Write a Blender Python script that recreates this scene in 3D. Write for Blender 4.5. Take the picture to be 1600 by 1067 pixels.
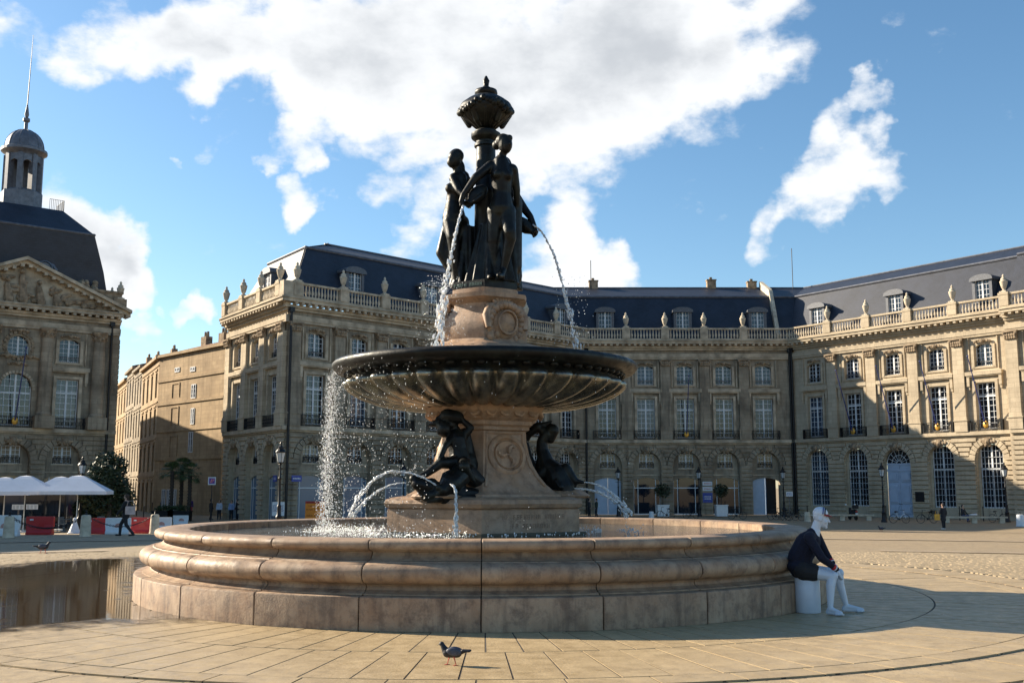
import bpy, bmesh, math, random
from math import sin, cos, tan, atan, atan2, pi, radians, sqrt, exp
from mathutils import Vector, Matrix
random.seed(7)
for o in list(bpy.data.objects): bpy.data.objects.remove(o)
scene = bpy.context.scene
COL = scene.collection
# ------------------------------------------------------------------ camera
F = 1640.0; PITCH = atan(228.5/1640.0); CAMZ = 1.6
cam_d = bpy.data.cameras.new('camera'); cam = bpy.data.objects.new('camera', cam_d); COL.objects.link(cam)
cam.location = (0, 0, CAMZ); cam.rotation_euler = (pi/2 + PITCH, 0, 0)
cam_d.sensor_width = 36; cam_d.lens = 36*F/1600; cam_d.clip_end = 6000; cam_d.clip_start = .1
scene.camera = cam
scene.render.resolution_x = 1024; scene.render.resolution_y = 682
# ------------------------------------------------------------------ light
SUN_EL = radians(24.5); SH = Vector((-.912, .41)).normalized()
S = Vector((SH.x*cos(SUN_EL), SH.y*cos(SUN_EL), sin(SUN_EL)))
sd = bpy.data.lights.new('sun', 'SUN'); sun = bpy.data.objects.new('sun', sd); COL.objects.link(sun)
sd.energy = 5.0; sd.angle = radians(.53); sd.color = (1, .87, .68)
sun.rotation_euler = S.to_track_quat('Z', 'Y').to_euler(); sun.location = (-60, 40, 60)
vs = scene.view_settings
vs.view_transform = 'Standard'; vs.look = 'None'; vs.exposure = 1.32; vs.gamma = 1; vs.use_curve_mapping = False
def pixdir(px, py):
    v = Vector(((px-800)/F, 1, (533.5-py)/F)).normalized()
    return Vector((v.x, v.y*cos(PITCH)-v.z*sin(PITCH), v.y*sin(PITCH)+v.z*cos(PITCH))).normalized()
W = bpy.data.worlds.new('World'); scene.world = W; W.use_nodes = True
nt = W.node_tree; nt.nodes.clear(); N = nt.nodes.new; LK = nt.links.new
def mth(op, a, b=None, c=None):
    n = N('ShaderNodeMath'); n.operation = op
    for i, v in enumerate((a, b, c)):
        if v is None: continue
        if isinstance(v, (int, float)): n.inputs[i].default_value = v
        else: LK(v, n.inputs[i])
    return n.outputs[0]
def mrange(v, a, b, c=0., d=1., smooth=True):
    n = N('ShaderNodeMapRange'); n.interpolation_type = 'SMOOTHSTEP' if smooth else 'LINEAR'
    LK(v, n.inputs[0])
    for i, k in enumerate((a, b, c, d)): n.inputs[i+1].default_value = k
    return n.outputs[0]
sky = N('ShaderNodeTexSky'); sky.sky_type = 'NISHITA'; sky.sun_disc = False
sky.sun_elevation = SUN_EL; sky.sun_rotation = atan2(SH.x, SH.y); sky.air_density = 1.0; sky.dust_density = .4; sky.ozone_density = 2.5
tc = N('ShaderNodeTexCoord'); DIR = tc.outputs['Generated']
sep = N('ShaderNodeSeparateXYZ'); LK(DIR, sep.inputs[0])
zc = mth('MAXIMUM', mth('ADD', sep.outputs[2], .22), .05)
pl = N('ShaderNodeCombineXYZ'); LK(mth('DIVIDE', sep.outputs[0], zc), pl.inputs[0]); LK(mth('DIVIDE', sep.outputs[1], zc), pl.inputs[1])
def cnoise(scale, detail, off=(0, 0, 0), src=None):
    mp = N('ShaderNodeMapping'); mp.inputs['Location'].default_value = off; mp.inputs['Scale'].default_value = (1, 1, 1.7); LK(src or pl.outputs[0], mp.inputs[0])
    n = N('ShaderNodeTexNoise'); n.inputs['Scale'].default_value = scale; n.inputs['Detail'].default_value = detail; n.inputs['Roughness'].default_value = .58
    LK(mp.outputs[0], n.inputs['Vector']); return n.outputs[0]
BLOBS = [(60,15,80,.55),(150,55,100,.85),(250,70,95,.9),(350,40,120,.8),(330,100,70,.6),(440,95,70,.6),(470,40,110,.7),(520,110,100,.8),(600,70,150,.9),(740,60,190,1.0),(900,70,210,1.0),(1050,50,150,.8),(1170,40,110,.62),(1260,40,80,.5),
         (640,190,110,.8),(760,180,130,.85),(900,190,150,.8),(1010,170,120,.65),(1110,200,80,.6),(1080,130,90,.6),(470,170,80,.6),(560,240,60,.45),
         (600,290,75,.65),(690,300,90,.6),(680,350,50,.5),(880,270,110,.65),(860,330,80,.6),(960,290,75,.5),(1060,265,50,.45),
         (1320,225,75,.75),(1350,195,60,.6),(1260,235,50,.45),(1280,305,80,.75),(1370,275,60,.55),(1210,345,55,.6),(1330,330,50,.5),(1410,150,35,.5),(1220,195,30,.35),(1425,20,35,.42),(1475,48,26,.45),
         (90,300,60,.8),(130,350,75,.95),(180,395,70,.95),(225,435,50,.8),(150,430,60,.8),(70,370,70,.8),(205,505,50,.7),(200,555,60,.6),(315,483,36,.75),(265,481,18,.7),(880,425,95,.85),(960,425,55,.75),(800,415,70,.65),(650,390,45,.6),
         (450,245,42,.7),(470,320,48,.65),(355,217,32,.5),(290,250,20,.55)]
wn = N('ShaderNodeTexNoise'); wn.inputs['Scale'].default_value = 12; wn.inputs['Detail'].default_value = 6; LK(DIR, wn.inputs['Vector'])
wa = N('ShaderNodeVectorMath'); wa.operation = 'MULTIPLY_ADD'; LK(wn.outputs['Color'], wa.inputs[0]); wa.inputs[1].default_value = (.16,)*3; wa.inputs[2].default_value = (-.08,)*3
wb = N('ShaderNodeVectorMath'); wb.operation = 'ADD'; LK(DIR, wb.inputs[0]); LK(wa.outputs[0], wb.inputs[1]); wc = N('ShaderNodeVectorMath'); wc.operation = 'NORMALIZE'; LK(wb.outputs[0], wc.inputs[0]); WDIR = wc.outputs[0]
cov = None
for (bx_, by_, br_, bw_) in BLOBS:
    d = pixdir(bx_, by_); dp = N('ShaderNodeVectorMath'); dp.operation = 'DOT_PRODUCT'; LK(WDIR, dp.inputs[0]); dp.inputs[1].default_value = d
    g = mrange(dp.outputs['Value'], cos(br_*1.25/F), 1.0, 0, bw_*1.25, True)
    cov = g if cov is None else mth('MAXIMUM', mth('ADD', cov, mth('MULTIPLY', g, .12)), g)
n1 = cnoise(7.5, 10, (3.1, 1.7, 0), DIR); n2 = cnoise(7.5, 6, (3.1+.035, 1.7-.015, -.03), DIR); n3 = cnoise(1.1, 3, (9, 4, 2)); nf = cnoise(26, 6, (1, 2, 0), DIR)
base = mrange(n3, .55, .8, 0, .3)
cv = mth('MAXIMUM', cov, base)
val = mth('ADD', mth('ADD', cv, mth('MULTIPLY', mth('SUBTRACT', n1, .5), 3.0)), mth('MULTIPLY', mth('SUBTRACT', nf, .5), .5))
mask = mrange(val, .50, 1.08); mask = mth('MULTIPLY', mask, mrange(sep.outputs[2], .0, .06))
thick = mrange(mth('ADD', cv, mth('MULTIPLY', mth('SUBTRACT', n2, .5), 2.2)), 1.05, 2.0)
ramp = N('ShaderNodeMix'); ramp.data_type = 'RGBA'; LK(thick, ramp.inputs['Factor'])
ramp.inputs['A'].default_value = (.86, .88, .90, 1); ramp.inputs['B'].default_value = (.52, .55, .59, 1)
hs = N('ShaderNodeHueSaturation'); hs.inputs['Saturation'].default_value = 1.12; hs.inputs['Hue'].default_value = .494; LK(sky.outputs[0], hs.inputs['Color'])
bgs = N('ShaderNodeBackground'); LK(hs.outputs[0], bgs.inputs[0]); bgs.inputs[1].default_value = .072
bgc = N('ShaderNodeBackground'); LK(ramp.outputs['Result'], bgc.inputs[0]); bgc.inputs[1].default_value = .48
mx = N('ShaderNodeMixShader'); LK(mask, mx.inputs[0]); LK(bgs.outputs[0], mx.inputs[1]); LK(bgc.outputs[0], mx.inputs[2])
ow = N('ShaderNodeOutputWorld'); LK(mx.outputs[0], ow.inputs[0])
scene.cycles.max_bounces = 6; scene.cycles.diffuse_bounces = 3; scene.cycles.glossy_bounces = 3; scene.cycles.transparent_max_bounces = 8
# ------------------------------------------------------------------ helpers
FC = Vector((-.45, 17.45))        # fountain axis on the plaza
def gz(x, y):
    r = math.hypot(x-FC.x, y-FC.y)
    return -.0255*min(max(r-14, 0), 45.5)
def at(px, py, Y):
    """a point at forward distance Y seen in direction (px,py)"""
    dz = Y*tan(atan((533.5-py)/F)+PITCH)
    return Vector(((px-800)/F*(Y*cos(PITCH)+dz*sin(PITCH)), Y, CAMZ+dz))
def ground(px, py):
    Y = 20.
    for _ in range(60):
        p = at(px, py, Y); t = -(tan(atan((533.5-py)/F)+PITCH))
        Y = .5*Y + .5*(CAMZ-gz(p.x, Y))/max(t, 1e-4)
    p = at(px, py, Y); return Vector((p.x, Y, gz(p.x, Y)))
def gpt(px, Y):
    x = (px-800)/F*(Y*cos(PITCH)); return Vector((x, Y, gz(x, Y)))
class MB:
    def __init__(s, M=None): s.v = []; s.f = []; s.M = M or Matrix(); s.mi = []; s.cur = 0
    def add(s, vs, fs, M=None):
        T = s.M @ M if M is not None else s.M
        b = len(s.v); s.v += [tuple(T @ Vector(p)) for p in vs]; s.f += [tuple(b+i for i in f) for f in fs]; s.mi += [s.cur]*len(fs); return s
    def box(s, x0, x1, y0, y1, z0, z1, M=None):
        return s.add([(x0,y0,z0),(x1,y0,z0),(x1,y1,z0),(x0,y1,z0),(x0,y0,z1),(x1,y0,z1),(x1,y1,z1),(x0,y1,z1)],
              [(0,3,2,1),(4,5,6,7),(0,1,5,4),(1,2,6,5),(2,3,7,6),(3,0,4,7)], M)
    def lathe(s, prof, n=24, M=None, a0=0, a1=2*pi, cap=True):
        full = abs(a1-a0-2*pi) < 1e-6; m = n if full else n+1; vs = []; fs = []
        for i in range(m):
            a = a0+(a1-a0)*i/n
            for r, z in prof: vs.append((r*cos(a), r*sin(a), z))
        k = len(prof)
        for i in range(n):
            j = (i+1) % m
            for q in range(k-1): fs.append((i*k+q, j*k+q, j*k+q+1, i*k+q+1))
        if full and cap:
            if prof[0][0] > 1e-6: fs.append(tuple(i*k for i in range(n))[::-1])
            if prof[-1][0] > 1e-6: fs.append(tuple(i*k+k-1 for i in range(n)))
        if not full and cap:
            fs.append(tuple(range(k))); fs.append(tuple((m-1)*k+q for q in range(k))[::-1])
        return s.add(vs, fs, M)
    def tube(s, pts, r, n=8, M=None, cap=True):
        pts = [Vector(p) for p in pts]; rs = r if isinstance(r, (list, tuple)) else [r]*len(pts); vs = []; fs = []
        up = None
        for i, p in enumerate(pts):
            t = (pts[min(i+1, len(pts)-1)]-pts[max(i-1, 0)]).normalized()
            if up is None: up = Vector((0,0,1)) if abs(t.z) < .9 else Vector((1,0,0))
            a = t.cross(up).normalized(); b = a.cross(t).normalized(); up = b
            for k in range(n): vs.append(tuple(p + rs[i]*(a*cos(2*pi*k/n)+b*sin(2*pi*k/n))))
        for i in range(len(pts)-1):
            for k in range(n): fs.append((i*n+k, i*n+(k+1) % n, (i+1)*n+(k+1) % n, (i+1)*n+k))
        if cap: fs.append(tuple(range(n))[::-1]); fs.append(tuple((len(pts)-1)*n+k for k in range(n)))
        return s.add(vs, fs, M)
    def ell(s, c, r, n=10, m=7, M=None, R=None):
        if isinstance(r, (int, float)): r = (r, r, r)
        c = Vector(c); vs = []; fs = []
        for j in range(1, m):
            th = pi*j/m
            for i in range(n):
                p = Vector((r[0]*sin(th)*cos(2*pi*i/n), r[1]*sin(th)*sin(2*pi*i/n), r[2]*cos(th)))
                if R is not None: p = R @ p
                vs.append(tuple(c+p))
        for j in range(m-2):
            for i in range(n): fs.append((j*n+i, (j+1)*n+i, (j+1)*n+(i+1) % n, j*n+(i+1) % n))
        t = Vector((0,0,r[2])); t = R @ t if R is not None else t
        vs.append(tuple(c+t)); vs.append(tuple(c-t)); T = len(vs)-2
        for i in range(n): fs.append((T, i, (i+1) % n)); fs.append((T+1, (m-2)*n+(i+1) % n, (m-2)*n+i))
        return s.add(vs, fs, M)
    def cap(s, p, q, r1, r2, n=10, M=None):
        p = Vector(p); q = Vector(q); d = q-p; L = d.length
        if L < 1e-5: return s.ell(p, r1, n, 7, M)
        t = d/L; up = Vector((0,0,1)) if abs(t.z) < .9 else Vector((1,0,0)); a = t.cross(up).normalized(); b = a.cross(t)
        rings = []
        for k in range(1, 4): th = pi/2*k/3; rings.append((p - t*r1*cos(th), r1*sin(th)))
        for k in range(0, 3): th = pi/2*k/3; rings.append((q + t*r2*sin(th), r2*cos(th)))
        vs = []; fs = []
        for c, r in rings:
            for k in range(n): vs.append(tuple(c + r*(a*cos(2*pi*k/n)+b*sin(2*pi*k/n))))
        for i in range(len(rings)-1):
            for k in range(n): fs.append((i*n+k, (i+1)*n+k, (i+1)*n+(k+1) % n, i*n+(k+1) % n))
        vs.append(tuple(p-t*r1)); vs.append(tuple(q+t*r2)); A = len(vs)-2
        for k in range(n): fs.append((A, k, (k+1) % n)); fs.append((A+1, (len(rings)-1)*n+(k+1) % n, (len(rings)-1)*n+k))
        return s.add(vs, fs, M)
    def prism(s, poly, z0, z1, M=None):
        n = len(poly); vs = [(x, y, z0) for x, y in poly]+[(x, y, z1) for x, y in poly]
        return s.add(vs, [tuple(range(n))[::-1], tuple(range(n, 2*n))]+[(i, (i+1) % n, n+(i+1) % n, n+i) for i in range(n)], M)
    def mesh(s, name, mats):
        me = bpy.data.meshes.new(name); me.from_pydata(s.v, [], s.f); me.update()
        for m in (mats if isinstance(mats, (list, tuple)) else [mats]): me.materials.append(m)
        if any(s.mi): me.polygons.foreach_set('material_index', s.mi)
        return me
    def build(s, name, mats, parent=None, smooth=False, kind=None):
        me = s.mesh(name, mats)
        if smooth: shade(me)
        return obj(name, me, parent, kind)
def shade(me, ang=None):
    me.polygons.foreach_set('use_smooth', [True]*len(me.polygons))
    if ang: me.set_sharp_from_angle(angle=radians(ang))
def obj(name, me, parent=None, kind=None, loc=None, rz=None):
    o = bpy.data.objects.new(name, me); COL.objects.link(o)
    if parent: o.parent = parent
    if kind: o['kind'] = kind
    if loc is not None: o.location = loc
    if rz is not None: o.rotation_euler = (0, 0, rz)
    return o
def thing(name, label, cat, loc=(0,0,0), rz=0, group=None):
    o = bpy.data.objects.new(name, None); COL.objects.link(o); o.location = loc; o.rotation_euler = (0,0,rz)
    return tag(o, label, cat, group)
def tag(o, label, cat, group=None):
    o['label'] = label; o['category'] = cat
    if group: o['group'] = group
    return o
def dup(root, loc, rz=0, label=None, scale=None):
    r = root.copy(); COL.objects.link(r); r.location = loc; r.rotation_euler = (0,0,rz)
    if label: r['label'] = label
    if scale: r.scale = (scale,)*3
    for ch in list(root.children):
        c = ch.copy(); COL.objects.link(c); c.parent = r
        for g in list(ch.children):
            d = g.copy(); COL.objects.link(d); d.parent = c
    return r
def remeshed(mb, voxel, smooth=6, name='body', mat=None):
    me = mb.mesh(name, mat); o = bpy.data.objects.new('tmp', me); COL.objects.link(o)
    m = o.modifiers.new('r', 'REMESH'); m.mode = 'VOXEL'; m.voxel_size = voxel; m.use_smooth_shade = True
    if smooth: k = o.modifiers.new('s', 'SMOOTH'); k.iterations = smooth; k.factor = .5
    dg = bpy.context.evaluated_depsgraph_get(); r = bpy.data.meshes.new_from_object(o.evaluated_get(dg))
    bpy.data.objects.remove(o); r.name = name; shade(r)
    if not r.materials and mat: r.materials.append(mat)
    return r
# ------------------------------------------------------------------ materials
class NT:
    def __init__(s, name):
        s.m = bpy.data.materials.new(name); s.m.use_nodes = True; s.t = s.m.node_tree; s.b = s.t.nodes['Principled BSDF']
    def n(s, ty): return s.t.nodes.new(ty)
    def l(s, a, b): s.t.links.new(a, b)
    def coord(s, kind='Object', scale=(1,1,1)):
        c = s.n('ShaderNodeTexCoord'); m = s.n('ShaderNodeMapping'); m.inputs['Scale'].default_value = scale; s.l(c.outputs[kind], m.inputs[0]); return m.outputs[0]
    def noise(s, v, scale, detail=5, rough=.55):
        k = s.n('ShaderNodeTexNoise'); k.inputs['Scale'].default_value = scale; k.inputs['Detail'].default_value = detail; k.inputs['Roughness'].default_value = rough
        if v is not None: s.l(v, k.inputs['Vector'])
        return k.outputs[0]
    def rng(s, v, a, b, c=0., d=1.):
        k = s.n('ShaderNodeMapRange'); s.l(v, k.inputs[0])
        for i, q in enumerate((a, b, c, d)): k.inputs[i+1].default_value = q
        return k.outputs[0]
    def mix(s, f, a, b, mode='MIX'):
        k = s.n('ShaderNodeMix'); k.data_type = 'RGBA'; k.blend_type = mode
        for nm, v in (('Factor', f), ('A', a), ('B', b)):
            if isinstance(v, (int, float)): k.inputs[nm].default_value = v
            elif isinstance(v, tuple): k.inputs[nm].default_value = v if len(v) == 4 else (*v, 1)
            else: s.l(v, k.inputs[nm])
        return k.outputs['Result']
    def bump(s, h, dist=.02, strength=.6):
        k = s.n('ShaderNodeBump'); k.inputs['Distance'].default_value = dist; k.inputs['Strength'].default_value = strength; s.l(h, k.inputs['Height']); s.l(k.outputs[0], s.b.inputs['Normal'])
    def set(s, **kw):
        for k, v in kw.items():
            i = s.b.inputs[k.replace('_', ' ')]
            if isinstance(v, (int, float)): i.default_value = v
            elif isinstance(v, tuple): i.default_value = v if len(v) == 4 else (*v, 1)
            else: s.l(v, i)
        return s
def plain(name, col, rough=.6, metal=0., var=.25, scale=6, bump=0, bscale=40, spec=.5):
    a = NT(name); v = a.coord()
    c = a.mix(a.rng(a.noise(v, scale, 6), .3, .7), tuple(x*(1-var) for x in col), tuple(min(1, x*(1+var)) for x in col))
    a.set(Base_Color=c, Roughness=rough, Metallic=metal); a.b.inputs['Specular IOR Level'].default_value = spec
    if bump: a.bump(a.noise(v, bscale, 5), bump, .7)
    return a.m
def facade_stone(name, c1, c2, dirt, amt):
    a = NT(name); v = a.coord(); vs_ = a.coord(scale=(1.2, 1.2, .12))
    br = a.n('ShaderNodeTexBrick'); mp = a.n('ShaderNodeMapping'); tcx = a.n('ShaderNodeTexCoord'); a.l(tcx.outputs['Object'], mp.inputs[0]); mp.inputs['Rotation'].default_value = (pi/2, 0, 0)
    a.l(mp.outputs[0], br.inputs['Vector']); br.inputs['Scale'].default_value = 1; br.inputs['Brick Width'].default_value = .95; br.inputs['Row Height'].default_value = .42
    br.inputs['Mortar Size'].default_value = .012; br.inputs['Color1'].default_value = (*c1, 1); br.inputs['Color2'].default_value = (*c2, 1); br.inputs['Mortar'].default_value = (*[x*.55 for x in c1], 1)
    br.inputs['Bias'].default_value = -.1
    big = a.rng(a.noise(v, .35, 6, .6), .42, .68, 0, amt); streak = a.rng(a.noise(vs_, 1.6, 6, .65), .5, .72, 0, amt)
    c = a.mix(big, br.outputs[0], dirt); c = a.mix(streak, c, tuple(x*.75 for x in dirt))
    c = a.mix(a.rng(a.noise(v, 5, 5), .3, .7, 0, .35), c, tuple(x*.8 for x in c2), 'MIX')
    a.set(Base_Color=c, Roughness=.9); a.b.inputs['Specular IOR Level'].default_value = .2
    a.bump(a.noise(v, 9, 6), .03, .5)
    return a.m
M_FAC = facade_stone('limestone_stained_shaded', (.42,.35,.26), (.31,.255,.185), (.085,.07,.055), .8)  # stained stone, its colour also darkened for walls lying in shade
M_FACR = facade_stone('limestone_pale_sunlit', (.54,.45,.325), (.45,.37,.265), (.2,.16,.115), .45)  # cleaner copy of that stone, colour lightened for the sunlit walls
M_TAN = facade_stone('tan_limestone', (.47,.345,.21), (.38,.275,.165), (.18,.125,.075), .6)
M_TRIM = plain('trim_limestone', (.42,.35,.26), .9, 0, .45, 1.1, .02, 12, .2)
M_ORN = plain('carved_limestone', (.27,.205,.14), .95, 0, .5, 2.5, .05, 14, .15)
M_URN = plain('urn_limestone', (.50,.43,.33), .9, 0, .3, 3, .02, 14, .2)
def slate(name, c):
    a = NT(name); v = a.coord()
    br = a.n('ShaderNodeTexBrick'); mp = a.n('ShaderNodeMapping'); tcx = a.n('ShaderNodeTexCoord'); a.l(tcx.outputs['Object'], mp.inputs[0]); mp.inputs['Rotation'].default_value = (pi/2, 0, 0)
    a.l(mp.outputs[0], br.inputs['Vector']); br.inputs['Scale'].default_value = 1; br.inputs['Brick Width'].default_value = .35; br.inputs['Row Height'].default_value = .22; br.inputs['Mortar Size'].default_value = .01
    br.inputs['Color1'].default_value = (*c, 1); br.inputs['Color2'].default_value = (*[x*.7 for x in c], 1); br.inputs['Mortar'].default_value = (*[x*.4 for x in c], 1)
    col = a.mix(a.rng(a.noise(v, .6, 7, .65), .4, .7, 0, .5), br.outputs[0], tuple(x*1.6 for x in c))
    a.set(Base_Color=col, Roughness=.5); a.bump(br.outputs['Fac'], .01, .5); return a.m
M_SLATE = slate('slate', (.018,.023,.038))
M_LEAD = plain('lead_sheet', (.13,.135,.155), .45, .3, .3, 3)
M_GLASS = NT('window_glass'); _o = M_GLASS.n('ShaderNodeObjectInfo'); M_GLASS.set(Base_Color=M_GLASS.mix(M_GLASS.rng(_o.outputs['Random'], .45, 1.0), (.006,.010,.018), (.03,.05,.085)), Roughness=.04, IOR=1.6); M_GLASS = M_GLASS.m
M_GLASS.node_tree.nodes['Principled BSDF'].inputs['Specular IOR Level'].default_value = .5
M_WHITE = plain('white_paint', (.62,.64,.66), .5, 0, .08)
M_BLUEDOOR = plain('pale_blue_paint', (.36,.44,.56), .5, 0, .08, 2)
M_IRON = plain('black_iron', (.012,.012,.014), .45, .3, .3)
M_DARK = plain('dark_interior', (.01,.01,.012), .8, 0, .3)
M_BRONZE = NT('dark_bronze')
_v = M_BRONZE.coord(); _c = M_BRONZE.mix(M_BRONZE.rng(M_BRONZE.noise(_v, 5, 8), .45, .7), (.006,.006,.006), (.018,.022,.019)); M_BRONZE.set(Base_Color=_c, Roughness=M_BRONZE.rng(M_BRONZE.noise(_v, 9, 4), .3, .7, .32, .62), Metallic=.3); M_BRONZE.b.inputs['Specular IOR Level'].default_value = .35; M_BRONZE.bump(M_BRONZE.noise(_v, 30, 4), .006, .6); M_BRONZE = M_BRONZE.m
def worn_stone(name, c, stain, warm, gscale=1., rough=.62):
    a = NT(name); v = a.coord(); vs_ = a.coord(scale=(3, 3, .35)); oi = a.n('ShaderNodeObjectInfo')
    ofs = a.n('ShaderNodeVectorMath'); ofs.operation = 'ADD'; a.l(v, ofs.inputs[0]); cx = a.n('ShaderNodeCombineXYZ'); a.l(a.rng(oi.outputs['Random'], 0, 1, 0, 60), cx.inputs[0]); a.l(cx.outputs[0], ofs.inputs[1]); v2 = ofs.outputs[0]
    col = a.mix(a.rng(a.noise(v2, 1.7*gscale, 6), .35, .68), c, warm)
    col = a.mix(a.rng(a.noise(v2, 4*gscale, 9, .7), .46, .68, 0, .8), col, stain)
    col = a.mix(a.rng(a.noise(vs_, 2.2, 6, .65), .52, .7, 0, .6), col, tuple(x*.8 for x in stain))
    col = a.mix(a.rng(oi.outputs['Random'], 0, 1, 0, .28), col, tuple(x*.6 for x in c))
    col = a.mix(a.rng(a.noise(v2, 90, 3), .35, .65, 0, .22), col, tuple(x*.6 for x in c))
    a.set(Base_Color=col, Roughness=a.rng(a.noise(v2, 6, 4), .3, .7, rough-.15, rough+.18)); a.b.inputs['Specular IOR Level'].default_value = .35
    a.bump(a.noise(v2, 35, 8, .65), .008, .6); return a.m
M_BASIN = worn_stone('basin_marble', (.43,.31,.21), (.085,.052,.042), (.29,.175,.105), 1.6)
M_PED = worn_stone('pedestal_marble', (.44,.31,.22), (.12,.075,.05), (.40,.23,.12), 1.4)
M_SLAB = worn_stone('paving_limestone', (.48,.36,.205), (.29,.21,.115), (.39,.285,.155), .7, .42)
M_MORT = plain('dark_joint', (.05,.04,.03), .9)
def setts(name, use_brick):
    a = NT(name); v = a.coord(); oi = a.n('ShaderNodeObjectInfo')
    if use_brick:
        br = a.n('ShaderNodeTexBrick'); a.l(v, br.inputs['Vector']); br.inputs['Scale'].default_value = 1; br.inputs['Brick Width'].default_value = .24; br.inputs['Row Height'].default_value = .15; br.inputs['Mortar Size'].default_value = .012
        br.inputs['Color1'].default_value = (.44,.33,.195,1); br.inputs['Color2'].default_value = (.31,.23,.135,1); br.inputs['Mortar'].default_value = (.12,.09,.06,1)
        col = a.mix(a.rng(a.noise(v, .25, 6, .6), .4, .7, 0, .5), br.outputs[0], (.30,.24,.165)); a.bump(br.outputs['Fac'], .012, .8); col = a.mix(a.rng(a.noise(v, 3.5, 8, .75), .38, .66, 0, .6), col, (.20,.155,.105))
    else:
        g = a.n('ShaderNodeNewGeometry'); col = a.mix(g.outputs['Random Per Island'], (.31,.235,.14), (.47,.355,.215)); col = a.mix(a.rng(oi.outputs['Random'], 0, 1, 0, .5), col, (.30,.24,.16))
        col = a.mix(a.rng(a.noise(v, 40, 5), .35, .7, 0, .4), col, (.2,.16,.11)); a.bump(a.noise(v, 30, 5), .002, .6)
    a.set(Base_Color=col, Roughness=.8); a.b.inputs['Specular IOR Level'].default_value = .3; return a.m
M_GROUND = setts('sett_paving', True); M_SETT = setts('granite_sett', False)
# ================================================================== ground
mb = MB(); rings = [0, 4, 9.3, 12, 14, 18, 24, 32, 42, 52, 59.5, 75, 100, 140, 220, 500, 1500, 5000]; ns = 96; vs_ = []; fs_ = []
for r in rings[1:]:
    for i in range(ns):
        x = FC.x+r*cos(2*pi*i/ns); y = FC.y+r*sin(2*pi*i/ns); vs_.append((x, y, gz(x, y)-.016))
vs_.append((FC.x, FC.y, -.016)); c0 = len(vs_)-1
for i in range(ns): fs_.append((c0, i, (i+1) % ns))
for k in range(len(rings)-2):
    for i in range(ns): fs_.append((k*ns+i, (k+1)*ns+i, (k+1)*ns+(i+1) % ns, k*ns+(i+1) % ns))
mb.add(vs_, fs_); g = mb.build('ground', M_GROUND, kind='structure'); shade(g.data)
# ring paving round the fountain: each slab is a child of the pavement
def ringseg(r0, r1, da, z0, z1, n=4, gap=.008):
    m = MB(); a0 = gap/r0; vs = []
    for i in range(n+1):
        a = -da/2 + a0 + (da-2*a0)*i/n
        for r in (r0, r1):
            for z in (z0, z1): vs.append((r*cos(a), r*sin(a), z))
    fs = []
    for i in range(n):
        b = 4*i; c = b+4
        fs += [(b+1, b+3, c+3, c+1), (b, b+1, c+1, c), (b+3, b+2, c+2, c+3)]
    fs += [(0, 2, 3, 1), (4*n, 4*n+1, 4*n+3, 4*n+2)]
    return m.add(vs, fs)
m = MB(); m.lathe([(0, -.03), (9.56, -.03), (9.56, -.004), (8.75, -.004), (8.75, -.06), (8.62, -.06), (8.62, -.004), (4.5, -.004)], 96, cap=False)
pav = m.build('pavement', M_MORT, kind='structure'); pav.location = (FC.x, FC.y, 0)
for r0, r1, n, nm, ph in ((5.40, 6.79, 112, 'paving_slab', 0), (6.815, 8.28, 112, 'paving_slab', .5), (8.30, 8.62, 70, 'border_stone', .2), (8.75, 9.56, 70, 'border_stone', .6)):
    me = ringseg(r0, r1, 2*pi/n, -.02, .0, 3).mesh(nm, M_SLAB)
    for k in range(n):
        o = obj(nm, me, pav, rz=(k+ph)*2*pi/n); o.location.z = random.uniform(-.002, .002)
# setts: the nearest ones are single pieces, the rest one mesh
SL, SW = .23, .145; cand = []
for j in range(int(5/SW), int(27/SW)):
    y = j*SW; rowj = random.uniform(0, SL)
    x = -.52*y - 1 + rowj
    while x < .52*y+1:
        l = SL*random.uniform(.75, 1.25); cx_, cy_ = x+l/2, y+SW/2
        if math.hypot(cx_-FC.x, cy_-FC.y) > 9.68 and math.hypot(cx_-.0, cy_) > 4 : cand.append((cy_, cx_, l))
        x += l
def settbox(m, cx_, cy_, l, z):
    h = random.uniform(-.001, .0015); c = .005; hx = l/2-.0045; hy = SW/2-.0045; t = z+h
    m.add([(cx_-hx, cy_-hy, z-.014), (cx_+hx, cy_-hy, z-.014), (cx_+hx, cy_+hy, z-.02), (cx_-hx, cy_+hy, z-.02),
           (cx_-hx+c, cy_-hy+c, t), (cx_+hx-c, cy_-hy+c, t), (cx_+hx-c, cy_+hy-c, t), (cx_-hx+c, cy_+hy-c, t)],
          [(4,5,6,7),(0,1,5,4),(1,2,6,5),(2,3,7,6),(3,0,4,7)])
vis = [c for c in cand if abs(c[1]/c[0]) < .5 and c[0] > 8.55]
vis.sort(key=lambda c: c[0]); near = set(vis[:300]); mrest = MB(); smesh = []
for k in range(6):
    m = MB(); settbox(m, 0, 0, SL*(.78+.09*k), 0); smesh.append((SL*(.78+.09*k), m.mesh('sett', M_SETT)))
for c in cand:
    if c in near:
        me = min(smesh, key=lambda q: abs(q[0]-c[2]))[1]; o = obj('sett', me, g, loc=(c[1], c[0], gz(c[1], c[0]))); o.rotation_euler = (random.uniform(-.01,.01), random.uniform(-.01,.01), random.uniform(-.02,.02))
    else: settbox(mrest, c[1], c[0], c[2], gz(c[1], c[0]))
mrest.build('sett_paving', M_SETT, g, kind='stuff')
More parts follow.
